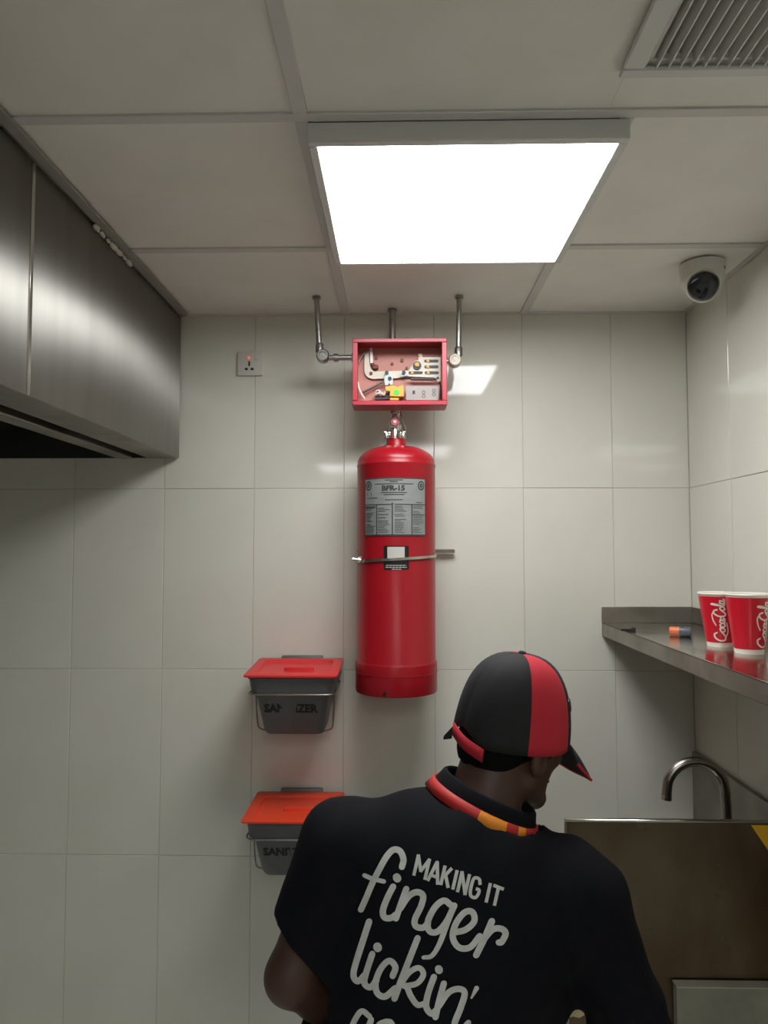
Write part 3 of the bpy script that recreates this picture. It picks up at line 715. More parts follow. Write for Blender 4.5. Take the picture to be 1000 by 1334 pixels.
bin_(316, 439, 880, 880, 857, 'SANITIZER', 'grey sanitizer bin with a bright red lid, upper of the two on the wall', 'lid_red', None, [(-.035, .012, -.02)], 'red-lidded upper bin')
bin_(313, 440, 1070, 1070, 1031, 'SANITIZER', 'grey sanitizer bin with an orange-red lid, lower one behind the worker’s shoulder', 'lid_orange', None, [(.03, .05, .004)], 'orange-lidded lower bin')

# ================================================================== WALL SHELF, CUPS
SZ = at(783, 811, DB).z; sx0 = .664; sy0 = 1.05
t = thing('wall_shelf', 'stainless steel corner shelf with an upstand on the right wall', 'shelf', (.81, 1.7, SZ))
g = BM(); box(g, sx0, XR - .001, sy0, DB - .001, SZ - .004, SZ, .001, 1); obj('shelf_top', g, 'steel_shelf', t)
g = BM(); zlow = at(784, 828, DB).z; box(g, sx0, sx0 + .004, sy0, DB - .001, zlow, SZ - .0005, .001, 1); box(g, sx0, XR - .001, sy0, sy0 + .004, zlow, SZ - .0005, .001, 1); box(g, sx0 + .004, sx0 + .02, sy0 + .004, DB - .001, zlow, zlow + .003); obj('front_lip', g, 'steel_dull', t)
g = BM(); box(g, sx0, XR - .001, DB - .005, DB - .001, SZ, SZ + .052, .001, 1); obj('upstand', g, 'steel_dull', t)
g = BM(); box(g, XR - .005, XR - .001, sy0, DB - .006, SZ, SZ + .052, .001, 1); obj('upstand', g, 'steel_dull', t)
for yy in (1.3, 2.1):
    g = BM(); prism(g, [(XR - .002, yy, SZ - .004), (sx0 + .03, yy, SZ - .004), (XR - .002, yy, SZ - .12)], (0, .004, 0)); obj('support_bracket', g, 'steel_dull', t)
SCRIPT = [
    ([(.21, .60), (.17, .78), (.08, .72), (.01, .40), (.02, .05), (.10, -.04), (.20, .16), (.23, .24)], .05),
    ([(.30, .36), (.25, .30), (.235, .10), (.27, .0), (.32, .10), (.33, .28), (.29, .37), (.35, .34)], .045),
    ([(.435, .30), (.40, .38), (.365, .22), (.37, .04), (.41, .0), (.45, .12)], .045),
    ([(.53, .33), (.49, .38), (.46, .20), (.475, .02), (.51, .05), (.54, .30)], .045), ([(.545, .37), (.54, .10), (.555, .0), (.59, .12)], .045),
    ([(.575, .30), (.61, .32)], .04),
    ([(.80, .58), (.77, .80), (.70, .78), (.635, .45), (.64, .06), (.70, -.04), (.76, .16), (.78, .24)], .05),
    ([(.76, .82), (.66, .95), (.52, .86), (.40, .66)], .035), ([(.10, -.04), (.22, -.22), (.36, -.20), (.46, -.12)], .035),
    ([(.85, .36), (.80, .30), (.79, .10), (.82, .0), (.865, .10), (.875, .28), (.84, .37)], .045),
    ([(.885, .10), (.93, .50), (.955, .90), (.935, 1.0), (.915, .70), (.905, .20), (.925, .0), (.95, .10)], .04),
    ([(1.02, .33), (.98, .38), (.955, .20), (.97, .02), (1.0, .05), (1.03, .30)], .045), ([(1.035, .37), (1.03, .10), (1.045, .0), (1.08, .12)], .045)]
def cup(px, py, Yc, top, bot, hgt, ang, label):
    p = atz(px, py, SZ); c = Vector((p.x, p.y, SZ))
    t = thing('paper_cup', label, 'paper cup', c, 'red paper cups on the shelf')
    def rad(z): return bot + (top - bot) * z / hgt
    g = BM(); lathe(g, [(0, .004), (bot - .002, .004), (bot - .001, 0), (bot, 0), (rad(.009), .009), (rad(hgt - .006), hgt - .006), (top, hgt - .006), (top + .002, hgt - .003), (top + .001, hgt), (top - .0015, hgt - .001), (rad(hgt * .5) - .002, hgt * .5), (bot - .003, .006), (0, .006)], c, n=40); obj('cup_wall', g, 'cup_white', t)
    g = BM(); lathe(g, [(rad(.011) + .0002, .011), (rad(.011) + .0006, .0112), (rad(hgt - .0085) + .0006, hgt - .0087), (rad(hgt - .0085) + .0002, hgt - .0085)], c, n=40, cap=False); sl = obj('red_sleeve', g, 'cup_red', t)
    g = BM(); L = hgt * .72; z0 = hgt * .12; wv = .031
    def pt(x, y):                       # reading direction runs up the cup
        z = z0 + x * L; v = -(y - .4) * wv; v += (.0)
        r = rad(z) + .0011; a = ang + v / r
        return c + Vector((r * sin(a), -r * cos(a), z))
    for st, wd in SCRIPT:
        prs = ribbon2d([(x * L, y * wv) for x, y in st], wd * .055 if False else wd * L * .80, 5)
        vs = [[g.verts.new(pt(q_.x / L, q_.y / wv)) for q_ in pr] for pr in prs]
        for a, b in zip(vs, vs[1:]): g.faces.new((a[0], b[0], b[1], a[1]))
    obj('lettering', g, 'cup_white', sl, False)
cup(937, 841.5, 0, .0475, .0285, .133, -.38, 'red and white Coca-Cola paper cup on the shelf, farther back, fully in view')
cup(975.5, 850.5, 0, .0490, .0310, .138, .40, 'red and white Coca-Cola paper cup on the shelf, nearer one, cut by the picture edge')
# orange and grey capped marker lying on the shelf
p = atz(887, 829, SZ); ax = Vector((1, -.52, 0)).normalized(); c = Vector((p.x, p.y, SZ + .0135))
t = thing('marker_stub', 'short fat blue-grey plastic piece with an orange end lying on the shelf', 'marker', (c.x, c.y, SZ))
g = BM(); lathe(g, [(0, -.030), (.0105, -.030), (.012, -.028), (.0125, -.004), (0, -.004)], c, ax, 20); obj('orange_end', g, 'marker_orange', t)
g = BM(); lathe(g, [(0, -.004), (.0122, -.004), (.0132, .0), (.0135, .022), (.012, .0265), (.008, .027), (0, .025)], c, ax, 20); obj('grey_barrel', g, 'marker_grey', t)
g = BM(); lathe(g, [(0, 0), (.0022, 0), (.0022, .001), (0, .001)], c + Vector((.002, -.004, .0128)), (0, -.3, 1), 10); obj('vent_dot', g, 'black', t)
p = atz(818, 822, SZ); t = thing('black_peg', 'tiny black plastic peg lying flat near the shelf corner', 'peg', (p.x, p.y, SZ))
g = BM(); box(g, p.x - .022, p.x + .012, p.y - .003, p.y + .003, SZ + .0003, SZ + .0065, .001, 1, Euler((0, 0, radians(6))).to_matrix()); obj('peg_shaft', g, 'dark', t)
g = BM(); box(g, p.x + .011, p.x + .021, p.y - .006, p.y + .008, SZ + .0003, SZ + .010, .0015, 1); obj('peg_head', g, 'dark', t)

# ================================================================== SINKS
KZ = .88; YP = atz(900, 1276, KZ).y; KX0 = at(735, 1068, YP).x
def sink(name, label, y0, y1, bx0_, bx1_, by0, by1, back_lip):
    t = thing(name, label, 'sink', (.65, (y0 + y1) / 2, 0))
    x0, x1 = KX0, XR - .004
    g = BM()
    box(g, x0, bx0_ - .012, y0, y1, KZ - .035, KZ, .003, 1); box(g, bx1_ + .012, x1, y0, y1, KZ - .035, KZ, .003, 1)
    box(g, bx0_ - .012, bx1_ + .012, y0, by0 - .012, KZ - .035, KZ, .003, 1)
    if y1 - by1 > .013: box(g, bx0_ - .012, bx1_ + .012, by1 + .012, y1, KZ - .035, KZ, .003, 1)
    obj('sink_deck', g, 'steel_dull', t)
    g = BM(); ins = rrect(1, -1, 1, .01)
    def ring(i, z, bot=0): return [(bx0_ - i, by0 - i, z), (bx1_ + i, by0 - i, z), (bx1_ + i, by1 + i, z), (bx0_ - i, by1 + i, z)]
    loft(g, [ring(.016, KZ + .0005), ring(.016, KZ + .004), ring(.0, KZ + .002), ring(-.004, KZ - .27), ring(-.03, KZ - .29)], False, True)
    o = obj('bowl', g, 'steel_dull', t, False)
    g = BM(); lathe(g, [(0, 0), (.04, 0), (.045, .003), (.03, .005), (0, .004)], ((bx0_ + bx1_) / 2, (by0 + by1) / 2, KZ - .289), n=20); obj('drain', g, 'chrome', t)
    for lx in (x0 + .03, x1 - .03):
        for ly in (y0 + .03, y1 - .03):
            g = BM(); lathe(g, [(0, 0), (.022, 0), (.022, .03), (.019, .04), (.019, KZ - .035), (0, KZ - .035)], (lx, ly, 0), n=14); obj('leg', g, 'brushed', t)
e0, e1 = atz(874, 1276.5, KZ), atz(881, 1287, KZ - .004); yl = e1.y
t = thing('end_panel', 'low stained steel end panel with a bright folded top, in front of the tall panel', 'steel panel', (.78, yl, 0))
g = BM(); box(g, e1.x, XR - .012, yl, yl + .003, 0, KZ - .004); box(g, e1.x, e1.x + .003, yl + .003, YP - .004, 0, KZ - .006); obj('panel_sheet', g, 'steel_low', t)
g = BM(); prism(g, [(e1.x, yl, KZ - .004), (XR - .012, yl, KZ - .004), (XR - .012, YP - .005, KZ), (e0.x, YP - .005, KZ)], (0, 0, .002)); obj('folded_top', g, 'steel_flange', t)
sink('sink', 'stainless sink hidden behind the tall steel panel, below the faucet', YP + .012, 2.395, .46, .82, 1.70, 2.28, False)
ztp = at(860, 1068, YP).z
t = thing('splash_panel', 'tall stainless splash panel with painted brown reflections closing the end of the sink, lower right', 'splash panel', (.65, YP, 0))
g = BM(); box(g, KX0 + .004, XR - .012, YP - .001, YP + .003, 0, ztp - .004); obj('panel_sheet', g, 'steel_brown_refl', t)
g = BM(); box(g, KX0, XR - .012, YP - .003, YP + .009, ztp - .006, ztp, .002, 1); box(g, KX0, KX0 + .005, YP - .003, YP + .009, 0, ztp - .006, .002, 1); obj('folded_edge', g, 'chrome', t)
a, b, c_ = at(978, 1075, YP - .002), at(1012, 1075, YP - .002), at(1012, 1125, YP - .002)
g = BM(); prism(g, [a, b, c_], (0, .0015, 0)); obj('yellow_reflection', g, 'yellow', t)  # added flat yellow triangle standing in for a reflection in the steel
zbs = 1.15
g = BM(); box(g, XR - .016, XR - .001, .75, DB - .012, KZ, zbs, .002, 1); tag(obj('backsplash', g, 'steel_dull', base=(XR - .008, 1.6, KZ)), 'long low stainless steel backsplash along the right wall behind the faucet', 'backsplash')

# faucet
FY = 1.91; fx = at(945, 1060, FY).x
zt_ = at(905, 992, FY).z; fr = (at(945, 1000, FY).x - at(869, 1000, FY).x) / 2
t = thing('faucet', 'satin steel gooseneck faucet rising behind the splash panel', 'faucet', (fx, FY, KZ))
cz = zt_ - fr; rt_ = .0125
pts = [(fx + .003, FY, KZ + .03), (fx + .002, FY, cz - .06), (fx, FY, cz - .02)] + [(fx - fr + fr * cos(radians(a)), FY, cz + fr * sin(radians(a))) for a in range(0, 166, 11)]
pts.append((fx - 2 * fr - .002, FY, cz - .022))
g = BM(); tube(g, catmull(pts, 3), rt_, 18); obj('spout', g, 'brushed', t)
g = BM(); lathe(g, [(rt_ - .003, 0), (rt_ + .0008, 0), (rt_ + .0008, .012), (rt_ - .003, .012)], pts[-1], Vector((.12, 0, 1)), 18, False); obj('aerator', g, 'chrome', t)
g = BM(); lathe(g, [(0, 0), (.03, 0), (.03, .006), (.022, .012), (.02, .06), (.0135, .066), (0, .066)], (fx + .003, FY, KZ), n=22); obj('faucet_base', g, 'brushed', t)
g = BM(); tube(g, [(fx + .02, FY - .0, KZ + .04), (fx + .05, FY - .03, KZ + .055)], .006, 10); obj('handle', g, 'brushed', t)

# ================================================================== THE WORKER
def V3(v): return np.array(v, np.float32)
neck = at(622, 1066, 1.235); shL = at(447, 1105, 1.215); shR = at(752, 1165, 1.195)
elL = at(380, 1272, 1.165); wrL = Vector((-.035, 1.335, .965))
elR = at(838, 1382, 1.19); wrR = Vector((.245, 1.33, .925))
hips = Vector((.035, 1.20, .90))
Rt = (shR - shL).normalized(); mid = (shL + shR) / 2
Ut = (neck - hips); Ut = (Ut - Rt * Ut.dot(Rt)).normalized(); Ft = Ut.cross(Rt).normalized()
TR = np.array([Rt, Ft, Ut]).T
# head frame
az, pt_, rl = radians(54), radians(13), radians(6)
Fh = Vector((sin(az) * cos(pt_), cos(az) * cos(pt_), -sin(pt_))); Rh = Fh.cross(Vector((0, 0, 1))).normalized(); Uh = Rh.cross(Fh)
Rh, Uh = Rh * cos(rl) - Uh * sin(rl), Uh * cos(rl) + Rh * sin(rl)
HR = np.array([Rh, Fh, Uh]).T
HC = at(668, 948, 1.295)
def hd(r, f, u): return HC + Rh * r + Fh * f + Uh * u
person = thing('person', 'worker seen from behind in navy printed shirt and black and red cap by the sink', 'person', (.03, 1.2, 0))

def add_hand(fd, wr, direction, palm_n, side):
    d = Vector(direction).normalized(); n = Vector(palm_n); n = (n - d * n.dot(d)).normalized(); s = d.cross(n) * side   # s: towards thumb
    pc = wr + d * .05
    fd.ell(pc, (.04, .05, .016), np.array([s, d, n]).T, .012)
    lens = [(.026, .038, .024, .02, .0088), (.009, .042, .027, .021, .009), (-.008, .039, .025, .020, .0086), (-.025, .030, .019, .017, .0078)]
    for off, l1, l2, l3, r in lens:
        a = wr + d * .085 + s * off; b = a + (d * cos(.5) + n * sin(.5)) * l1 + s * off * .15; c = b + (d * cos(1.1) + n * sin(1.1)) * l2; e = c + (d * cos(1.6) + n * sin(1.6)) * l3
        fd.rc(wr + d * .05 + s * off * .8, a, r + .002, r + .001, .006); fd.rc(a, b, r + .001, r, .003); fd.rc(b, c, r, r * .92, .003); fd.rc(c, e, r * .92, r * .8, .003)
    a = wr + d * .028 + s * .03; b = a + (d * .6 + s * .7 + n * .35).normalized() * .04; c = b + (d * .85 + s * .25 + n * .5).normalized() * .032
    fd.rc(wr + d * .015 + s * .012, a, .016, .0125, .008); fd.rc(a, b, .0125, .0105, .005); fd.rc(b, c, .0105, .0085, .004)

def torso(fd, e, k=.05):
    fd.ell(mid - Ut * .10 + Ft * .0, (.172 + e, .108 + e, .20 + e), TR, k)
    fd.ell(hips + Ut * .17, (.150 + e, .105 + e, .16 + e), TR, k)
    fd.ell(hips, (.165 + e, .118 + e, .13 + e), TR, k)
    fd.rc(neck - Ut * .040, shL, .062 + e, .052 + e, k); fd.rc(neck - Ut * .050, shR, .055 + e, .052 + e, k)
HZL = hips - Rt * .088 - Ut * .03; HZR = hips + Rt * .088 - Ut * .03
knL, knR = Vector((-.075, 1.235, .485)), Vector((.125, 1.24, .485)); anL, anR = Vector((-.085, 1.19, .085)), Vector((.13, 1.20, .085))
b = Field((-.42, .93, .0), (.58, 1.62, 1.72), .005)
torso(b, 0)
for kn, an, hp in ((knL, anL, HZL), (knR, anR, HZR)):
    b.rc(hp, kn, .082, .054, .03); b.rc(kn, kn.lerp(an, .35) - Vector((0, .012, 0)), .05, .053, .02); b.rc(kn.lerp(an, .35) - Vector((0, .012, 0)), an, .053, .034, .02); b.rc(an - Vector((0, .03, .03)), an + Vector((.015, .13, -.06)), .034, .022, .02)
for sh, el, wr in ((shL, elL, wrL), (shR, elR, wrR)):
    b.rc(sh, el, .052, .040, .03); b.rc(el, el.lerp(wr, .3), .0405, .043, .015); b.rc(el.lerp(wr, .3), wr, .043, .027, .015)
add_hand(b, wrL, Vector((.27, 1.43, .93)) - wrL, (.3, .1, -.8), 1)
add_hand(b, wrR, Vector((.275, 1.45, .95)) - wrR, (-.8, .15, -.3), 1)
# neck and head
b.rc(neck - Ut * .02, hd(0, -.022, -.055), .062, .058, .025)
b.ell(hd(0, -.008, .028), (.075, .095, .088), HR, .02)
b.ell(hd(0, .030, -.045), (.062, .062, .082), HR, .025)
for s in (-1, 1):
    b.rc(hd(s * .052, .005, -.075), hd(s * .018, .076, -.112), .020, .018, .02)
    b.rc(hd(s * .050, .062, -.030), hd(s * .056, .030, -.032), .014, .014, .018)
    b.rc(hd(s * .015, .088, .012), hd(s * .045, .078, .010), .010, .009, .012)
    b.ell(hd(s * .033, .094, -.010), (.015, .012, .010), HR, .008, 'carve')
    b.ell(hd(s * .078, -.004, -.030), (.010, .020, .032), HR, .006)
    b.ell(hd(s * .086, .002, -.026), (.006, .010, .016), HR, .004, 'carve')
    b.ell(hd(s * .013, .106, -.050), (.010, .010, .008), HR, .006)
b.rc(hd(0, .093, -.005), hd(0, .118, -.045), .009, .013, .01)
b.ell(hd(0, .092, -.076), (.024, .012, .008), HR, .006); b.ell(hd(0, .090, -.088), (.021, .012, .008), HR, .006)
b.rc(hd(-.008, .080, -.116), hd(.008, .080, -.116), .017, .017, .015)
link('body', b.mesh('body', 2), 'skin', person, True)
for s in (-1, 1):
    g = BM(); bmesh.ops.create_uvsphere(g, u_segments=16, v_segments=12, radius=.0125)
    for v in g.verts: v.co += hd(s * .033, .078, -.010)
    e = obj('eye', g, 'eye', person, True)
    g = BM(); lathe(g, [(.0055, 0), (.004, .0012), (0, .0018)], hd(s * .033, .078, -.010) + Fh * .0116, Fh, 14); obj('iris', g, 'iris', e, True)
g = BM(); tube(g, catmull([hd(-.021, .095, -.082), hd(-.010, .1005, -.081), hd(0, .101, -.0815), hd(.010, .1005, -.081), hd(.021, .095, -.082)], 4), .0028, 8); obj('mouth', g, 'lips', person, True)

# hair below the cap
h = Field(np.array(HC) - .16, np.array(HC) + .16, .003)
h.ell(hd(0, -.008, .018), (.0785, .0955, .090), HR, .01); h.ell(hd(0, -.048, -.040), (.060, .048, .055), HR, .02)
h.rc(hd(.073, .016, -.01), hd(.071, .018, -.05), .011, .006, .01); h.rc(hd(-.073, .016, -.01), hd(-.071, .018, -.05), .011, .006, .01)
sl, P = h.sub(h.lo, h.lo + .32); q_ = (P - np.array(HC, np.float32)) @ HR.astype(np.float32)
r_, f_, u_ = q_[..., 0], q_[..., 1], q_[..., 2]
low = -.072 + np.clip((f_ + .06) * .55, 0, .2) + .004 * np.sin(r_ * 180)
h.D = np.maximum(h.D, low[:h.n[0], :h.n[1], :h.n[2]] - u_[:h.n[0], :h.n[1], :h.n[2]])
h.D = np.maximum(h.D, u_[:h.n[0], :h.n[1], :h.n[2]] - .02)
h.D = np.maximum(h.D, f_[:h.n[0], :h.n[1], :h.n[2]] - .035 )
link('hair', h.mesh('hair', 1), 'hair', person, True)

# trousers and shoes
tr = Field((-.22, 1.0, .03), (.30, 1.42, 1.02), .006)
tr.ell(hips - Ut * .01, (.172, .126, .12), TR, .05)
for kn, an, hp in ((knL, anL, HZL), (knR, anR, HZR)): tr.rc(hp, kn, .097, .082, .03); tr.rc(kn, kn.lerp(an, .4) - Vector((0, .010, 0)), .080, .076, .02); tr.rc(kn.lerp(an, .4) - Vector((0, .010, 0)), an, .076, .060, .02)
sl, P = tr.sub(tr.lo, tr.lo + tr.h * (tr.n - 1)); P = P[:tr.n[0], :tr.n[1], :tr.n[2]]
tr.D += .004 * np.sin(P[..., 2] * 60 + P[..., 0] * 25) * np.cos(P[..., 1] * 30); tr.D = np.maximum(tr.D, .075 - P[..., 2]); tr.D = np.maximum(tr.D, P[..., 2] - .99)
link('trousers', tr.mesh('trousers', 2), 'trousers', person, True)
for an in (anL, anR):
    sf = Field((an.x - .1, an.y - .12, -.02), (an.x + .12, an.y + .25, .16), .005)
    sf.rc(an - Vector((0, .02, .035)), an + Vector((.02, .15, -.05)), .044, .036, .03); sf.rc(an - Vector((0, .01, .04)), an + Vector((0, -.005, .015)), .044, .044, .02)
    sl, P = sf.sub(sf.lo, sf.lo + sf.h * (sf.n - 1)); sf.D = np.maximum(sf.D, .002 - P[..., 2][:sf.n[0], :sf.n[1], :sf.n[2]])
    link('shoe', sf.mesh('shoe', 2), 'shoe', person, True)

# polo shirt
Rn_ = Vector((.9, -.08, -.40)).normalized(); Un_ = (Ut * .7 + Uh * .3); Un_ = (Un_ - Rn_ * Un_.dot(Rn_)).normalized()
sh = Field((-.36, .93, .78), (.54, 1.46, 1.47), .0045)
torso(sh, .017, .06)
sh.ell(hips + Ut * .06 - Rt * .02, (.205, .140, .17), TR, .06); sh.ell(hips + Ut * .22 - Rt * .02, (.198, .130, .16), TR, .06)
for s_, e_, fr, ra, rb in ((shL, elL, .78, .074, .062), (shR, elR, .90, .072, .064)):
    sh.rc(s_, s_.lerp(e_, fr + .2), ra, rb, .035)
sl, P = sh.sub(sh.lo, sh.lo + sh.h * (sh.n - 1)); P = P[:sh.n[0], :sh.n[1], :sh.n[2]]
q_ = (P - np.array(mid, np.float32)) @ TR.astype(np.float32); r_, f_, u_ = q_[..., 0], q_[..., 1], q_[..., 2]
fold = .0035 * np.sin(u_ * 46 + 16 * r_ + 3 * np.sin(r_ * 14)) * np.clip((-u_ - .06) / .2, 0, 1) + .0028 * np.sin(r_ * 62 - 30 * u_ + 2 * np.sin(u_ * 20)) + .003 * np.sin((u_ * .7 + np.abs(r_)) * 75) * np.clip((np.abs(r_) - .12) / .08, 0, 1)
sh.D += fold.astype(np.float32)
def pl(n_, o_): return (P - np.array(o_, np.float32)) @ np.array(n_, np.float32)
for s_, e_, fr, outw in ((shL, elL, .78, -1), (shR, elR, .90, 1)):           # sleeve hems
    d = (e_ - s_).normalized(); tip = s_.lerp(e_, fr); nn = (d - Rt * (-outw) * .0).normalized()
    if outw < 0: nn = (d + Vector((-.55, 0, 0))).normalized()
    near = np.linalg.norm(P - np.array(tip, np.float32), axis=-1) < .14
    arm_side = ((P - np.array(tip, np.float32)) @ np.array(Rt, np.float32)) * outw > -.055
    sh.D = np.where(near & arm_side, np.maximum(sh.D, pl(nn, tip)), sh.D)
sh.D = np.maximum(sh.D, -pl(Ut, hips - Ut * .06))                             # bottom hem
NC_ = neck + Un_ * .030
nearn = np.linalg.norm(P - np.array(NC_, np.float32), axis=-1) < .10
sh.D = np.where(nearn, np.maximum(sh.D, pl(Un_, NC_ - Un_ * .010)), sh.D)
shirt_me = sh.mesh('polo_shirt', 2)
shirt = link('polo_shirt', shirt_me, 'shirt', person, True)
po = Vector((.03, 1.2, 0))
bvh = BVHTree.FromPolygons([v.co + po for v in shirt_me.vertices], [p.vertices[:] for p in shirt_me.polygons])
def on_shirt(px, py):
    d = ray(px, py).normalized(); hit = bvh.ray_cast(CAM, d)
    return hit[0] + hit[1] * .0016 if hit[0] is not None else None
# collar: rings swept round the neck
Rn = Vector((.9, -.08, -.40)).normalized(); Un = (Ut * .7 + Uh * .3); Un = (Un - Rn * Un.dot(Rn)).normalized(); Fn = Un.cross(Rn)
def neck_ring(a, b_, up, cf=0, n=48, wob=0):
    return [NC_ + Un * (up + wob * sin(2 * pi * i / n * 3)) + Rn * (a * cos(2 * pi * i / n)) + Fn * (b_ * sin(2 * pi * i / n) + cf) for i in range(n)]
g = BM(); rg = [neck_ring(.108, .094, -.040), neck_ring(.100, .086, -.026), neck_ring(.088, .079, .006), neck_ring(.083, .076, .020), neck_ring(.079, .073, .023), neck_ring(.076, .071, .016), neck_ring(.084, .076, -.03)]
loft(g, rg, False, False); obj('collar', g, 'shirt', shirt, True)
# lanyard: band under the collar, gold in the middle of the nape
def band(name, a0, a1, m, par, off=0):
    g = BM(); n = 40; R1 = []
    for i in range(n + 1):
        a = radians(a0 + (a1 - a0) * i / n)
        def P_(aa, bb, up): return NC_ + Un * up + Rn * (aa * cos(a)) + Fn * (bb * sin(a))
        R1.append([P_(.102 + off, .090 + off, -.016), P_(.0935 + off, .0835 + off, .002), P_(.090, .080, .002), P_(.098, .086, -.016)])
    v = [[g.verts.new(p) for p in r] for r in R1]
    for x, y in zip(v, v[1:]):
        for k in range(4): g.faces.new((x[k], y[k], y[(k + 1) % 4], x[(k + 1) % 4]))
    g.faces.new(v[0]); g.faces.new(v[-1][::-1]); return obj(name, g, m, par, True)
lan = band('lanyard', 150, 395, 'lan_red', person); band('gold_stripe', 262, 290, 'lan_gold', lan, .0006); band('gold_stripe', 304, 314, 'lan_gold', lan, .0006)
g = BM(); v = []
for s in (-1, 1):
    pts = [NC_ + Rn * (s * .088) + Fn * .045 - Un * .012, mid + Rt * (s * .05) + Ft * .13 - Ut * .02, mid + Rt * (s * .012) + Ft * .15 - Ut * .2]
    path = []
    for q0 in catmull(pts, 8):
        h0 = bvh.ray_cast(q0 + Ft * .35, -Ft); path.append(h0[0] + Ft * .004 if h0[0] is not None and (h0[0] - q0).length < .09 else q0)
    tube(g, path, .005, 6)
obj('lanyard_front', g, 'lan_red', lan)

# cap
Fc = (Fh * cos(radians(6)) + Rh * sin(radians(6))).normalized(); Fc = (Fc * cos(radians(8)) + Uh * sin(radians(8))).normalized(); Rc = (Rh - Fc * Rh.dot(Fc)).normalized(); Uc = Rc.cross(Fc).normalized()
CC = hd(0, -.004, .020)
CA, CB, CHt = .1075, .0920, .111
def dome(th, ph, o=0):     # th from front clockwise (to his right), ph 0 rim .. 90 crown
    wr_ = 1 + .010 * sin(th * 5 + 1.3) * cos(ph) + .006 * sin(th * 11 + ph * 4)
    c_ = cos(ph) ** .70 if ph < pi / 2 else 0
    return CC + Fc * ((CA + o) * cos(th) * c_ * wr_) + Rc * ((CB + o) * sin(th) * c_ * wr_) + Uc * ((CHt + o) * sin(ph) ** .95 - .040 * (1 - sin(ph)))
cap = bpy.data.objects.new('cap', None); COL.objects.link(cap); cap.parent = person; cap.location = CC - po; cap.empty_display_size = .03
def arch(th):              # opening above the strap at the back
    d = abs((math.degrees(th) % 360) - 180); return max(0, .14 * (1 - (d / 24) ** 2)) if d < 24 else 0
for k in range(6):
    g = BM(); nth, nph = 14, 16; SEAM = [0, 52, 108, 180, 252, 308, 360]; a0 = radians(SEAM[k]); aw = radians(SEAM[k + 1] - SEAM[k])
    grids = []
    for o in (0, -.0018):
        G = []
        for i in range(nth + 1):
            th = a0 + aw * i / nth; p0 = arch(th)
            G.append([g.verts.new(dome(th, p0 + (pi / 2 - .02 - p0) * (j / nph), o - (.0009 if i in (0, nth) else 0))) for j in range(nph + 1)])
        grids.append(G)
    A, B = grids
    for i in range(nth):
        for j in range(nph): g.faces.new((A[i][j], A[i + 1][j], A[i + 1][j + 1], A[i][j + 1])); g.faces.new((B[i][j], B[i][j + 1], B[i + 1][j + 1], B[i + 1][j]))
        g.faces.new((A[i][0], B[i][0], B[i + 1][0], A[i + 1][0]))
    red = k in (1, 4)
    o = obj('crown_panel', g, 'cap_red' if red else 'cap_black', cap, True); o['label'] = ('red' if red else 'black') + ' cloth cap panel'
g = BM(); lathe(g, [(0, -.002), (.007, -.002), (.0075, .001), (.005, .004), (0, .005)], dome(0, pi / 2 - .001), Uc, 14); obj('button', g, 'cap_black', cap, True)
# brim
g = BM(); nb = 20; top, botm = [], []
for i in range(nb + 1):
    s = -1 + 2 * i / nb; th = radians(36 * s)
    inner = dome(th, .02, .001); ln = .074 * max(.12, (1 - abs(s) ** 2.6)) ** .6
    row = []
    for j in range(7):
        u = j / 6; row.append(inner + Fc * (ln * u * cos(th * .35)) + Rc * (ln * u * sin(th * .35) * .5) - Uc * ((.054 * u + .022 * u * u) * ln / .074 + .010 * s * s * u))
    top.append([g.verts.new(p) for p in row]); botm.append([g.verts.new(p - Uc * .003 - Fc * .001) for p in row])
for i in range(nb):
    for j in range(6): g.faces.new((top[i][j], top[i + 1][j], top[i + 1][j + 1], top[i][j + 1])); g.faces.new((botm[i][j], botm[i][j + 1], botm[i + 1][j + 1], botm[i + 1][j]))
    g.faces.new((top[i][6], top[i + 1][6], botm[i + 1][6], botm[i][6])); g.faces.new((top[i][0], botm[i][0], botm[i + 1][0], top[i + 1][0]))
for i in (0, nb):
    for j in range(6): g.faces.new((top[i][j], top[i][j + 1], botm[i][j + 1], botm[i][j]))
edge = [(v[6].co.copy() + v2[6].co) / 2 for v, v2 in zip(top, botm)]
brim = obj('brim', g, 'cap_black', cap, True)
g = BM(); tube(g, edge, .0026, 8); obj('brim_piping', g, 'cap_red', brim, True)
# strap across the opening, with its loose tail
def strap(t0, t1, m, name, lift=.003):
    g = BM(); rows = []
    for i in range(13):
        th = radians(t0 + (t1 - t0) * i / 12)
        p_lo, p_hi = dome(th, .0, lift), dome(th, .0, lift) + Uc * .021
        tl = (th - radians(t0)) / radians(t1 - t0); p_lo += Uc * (-.020 + .022 * tl); p_hi += Uc * (-.020 + .022 * tl); out = (Fc * cos(th) + Rc * sin(th)) * .0022
        rows.append([g.verts.new(p) for p in (p_lo, p_hi, p_hi + out, p_lo + out)])
    for x, y in zip(rows, rows[1:]):
        for k in range(4): g.faces.new((x[k], y[k], y[(k + 1) % 4], x[(k + 1) % 4]))
    g.faces.new(rows[0]); g.faces.new(rows[-1][::-1]); obj(name, g, m, cap, True)
strap(148, 196, 'cap_red', 'strap')
g = BM(); A_ = dome(radians(198), .0, .003) + Uc * .004; B_ = A_ + (Fc * cos(radians(215)) + Rc * sin(radians(215))) * .014 - Uc * .008
prism(g, [A_ - Uc * .010, B_ - Uc * .006, B_ + Uc * .0, A_ + Uc * .012], (Fc * cos(radians(120)) + Rc * sin(radians(120))) * .003); obj('strap_tail', g, 'cap_black', cap)
ta, pa = radians(40), .50
bd = dome(ta, pa, .0006); bn = (dome(ta + .05, pa) - dome(ta - .05, pa)).cross(dome(ta, pa + .05) - dome(ta, pa - .05)).normalized()
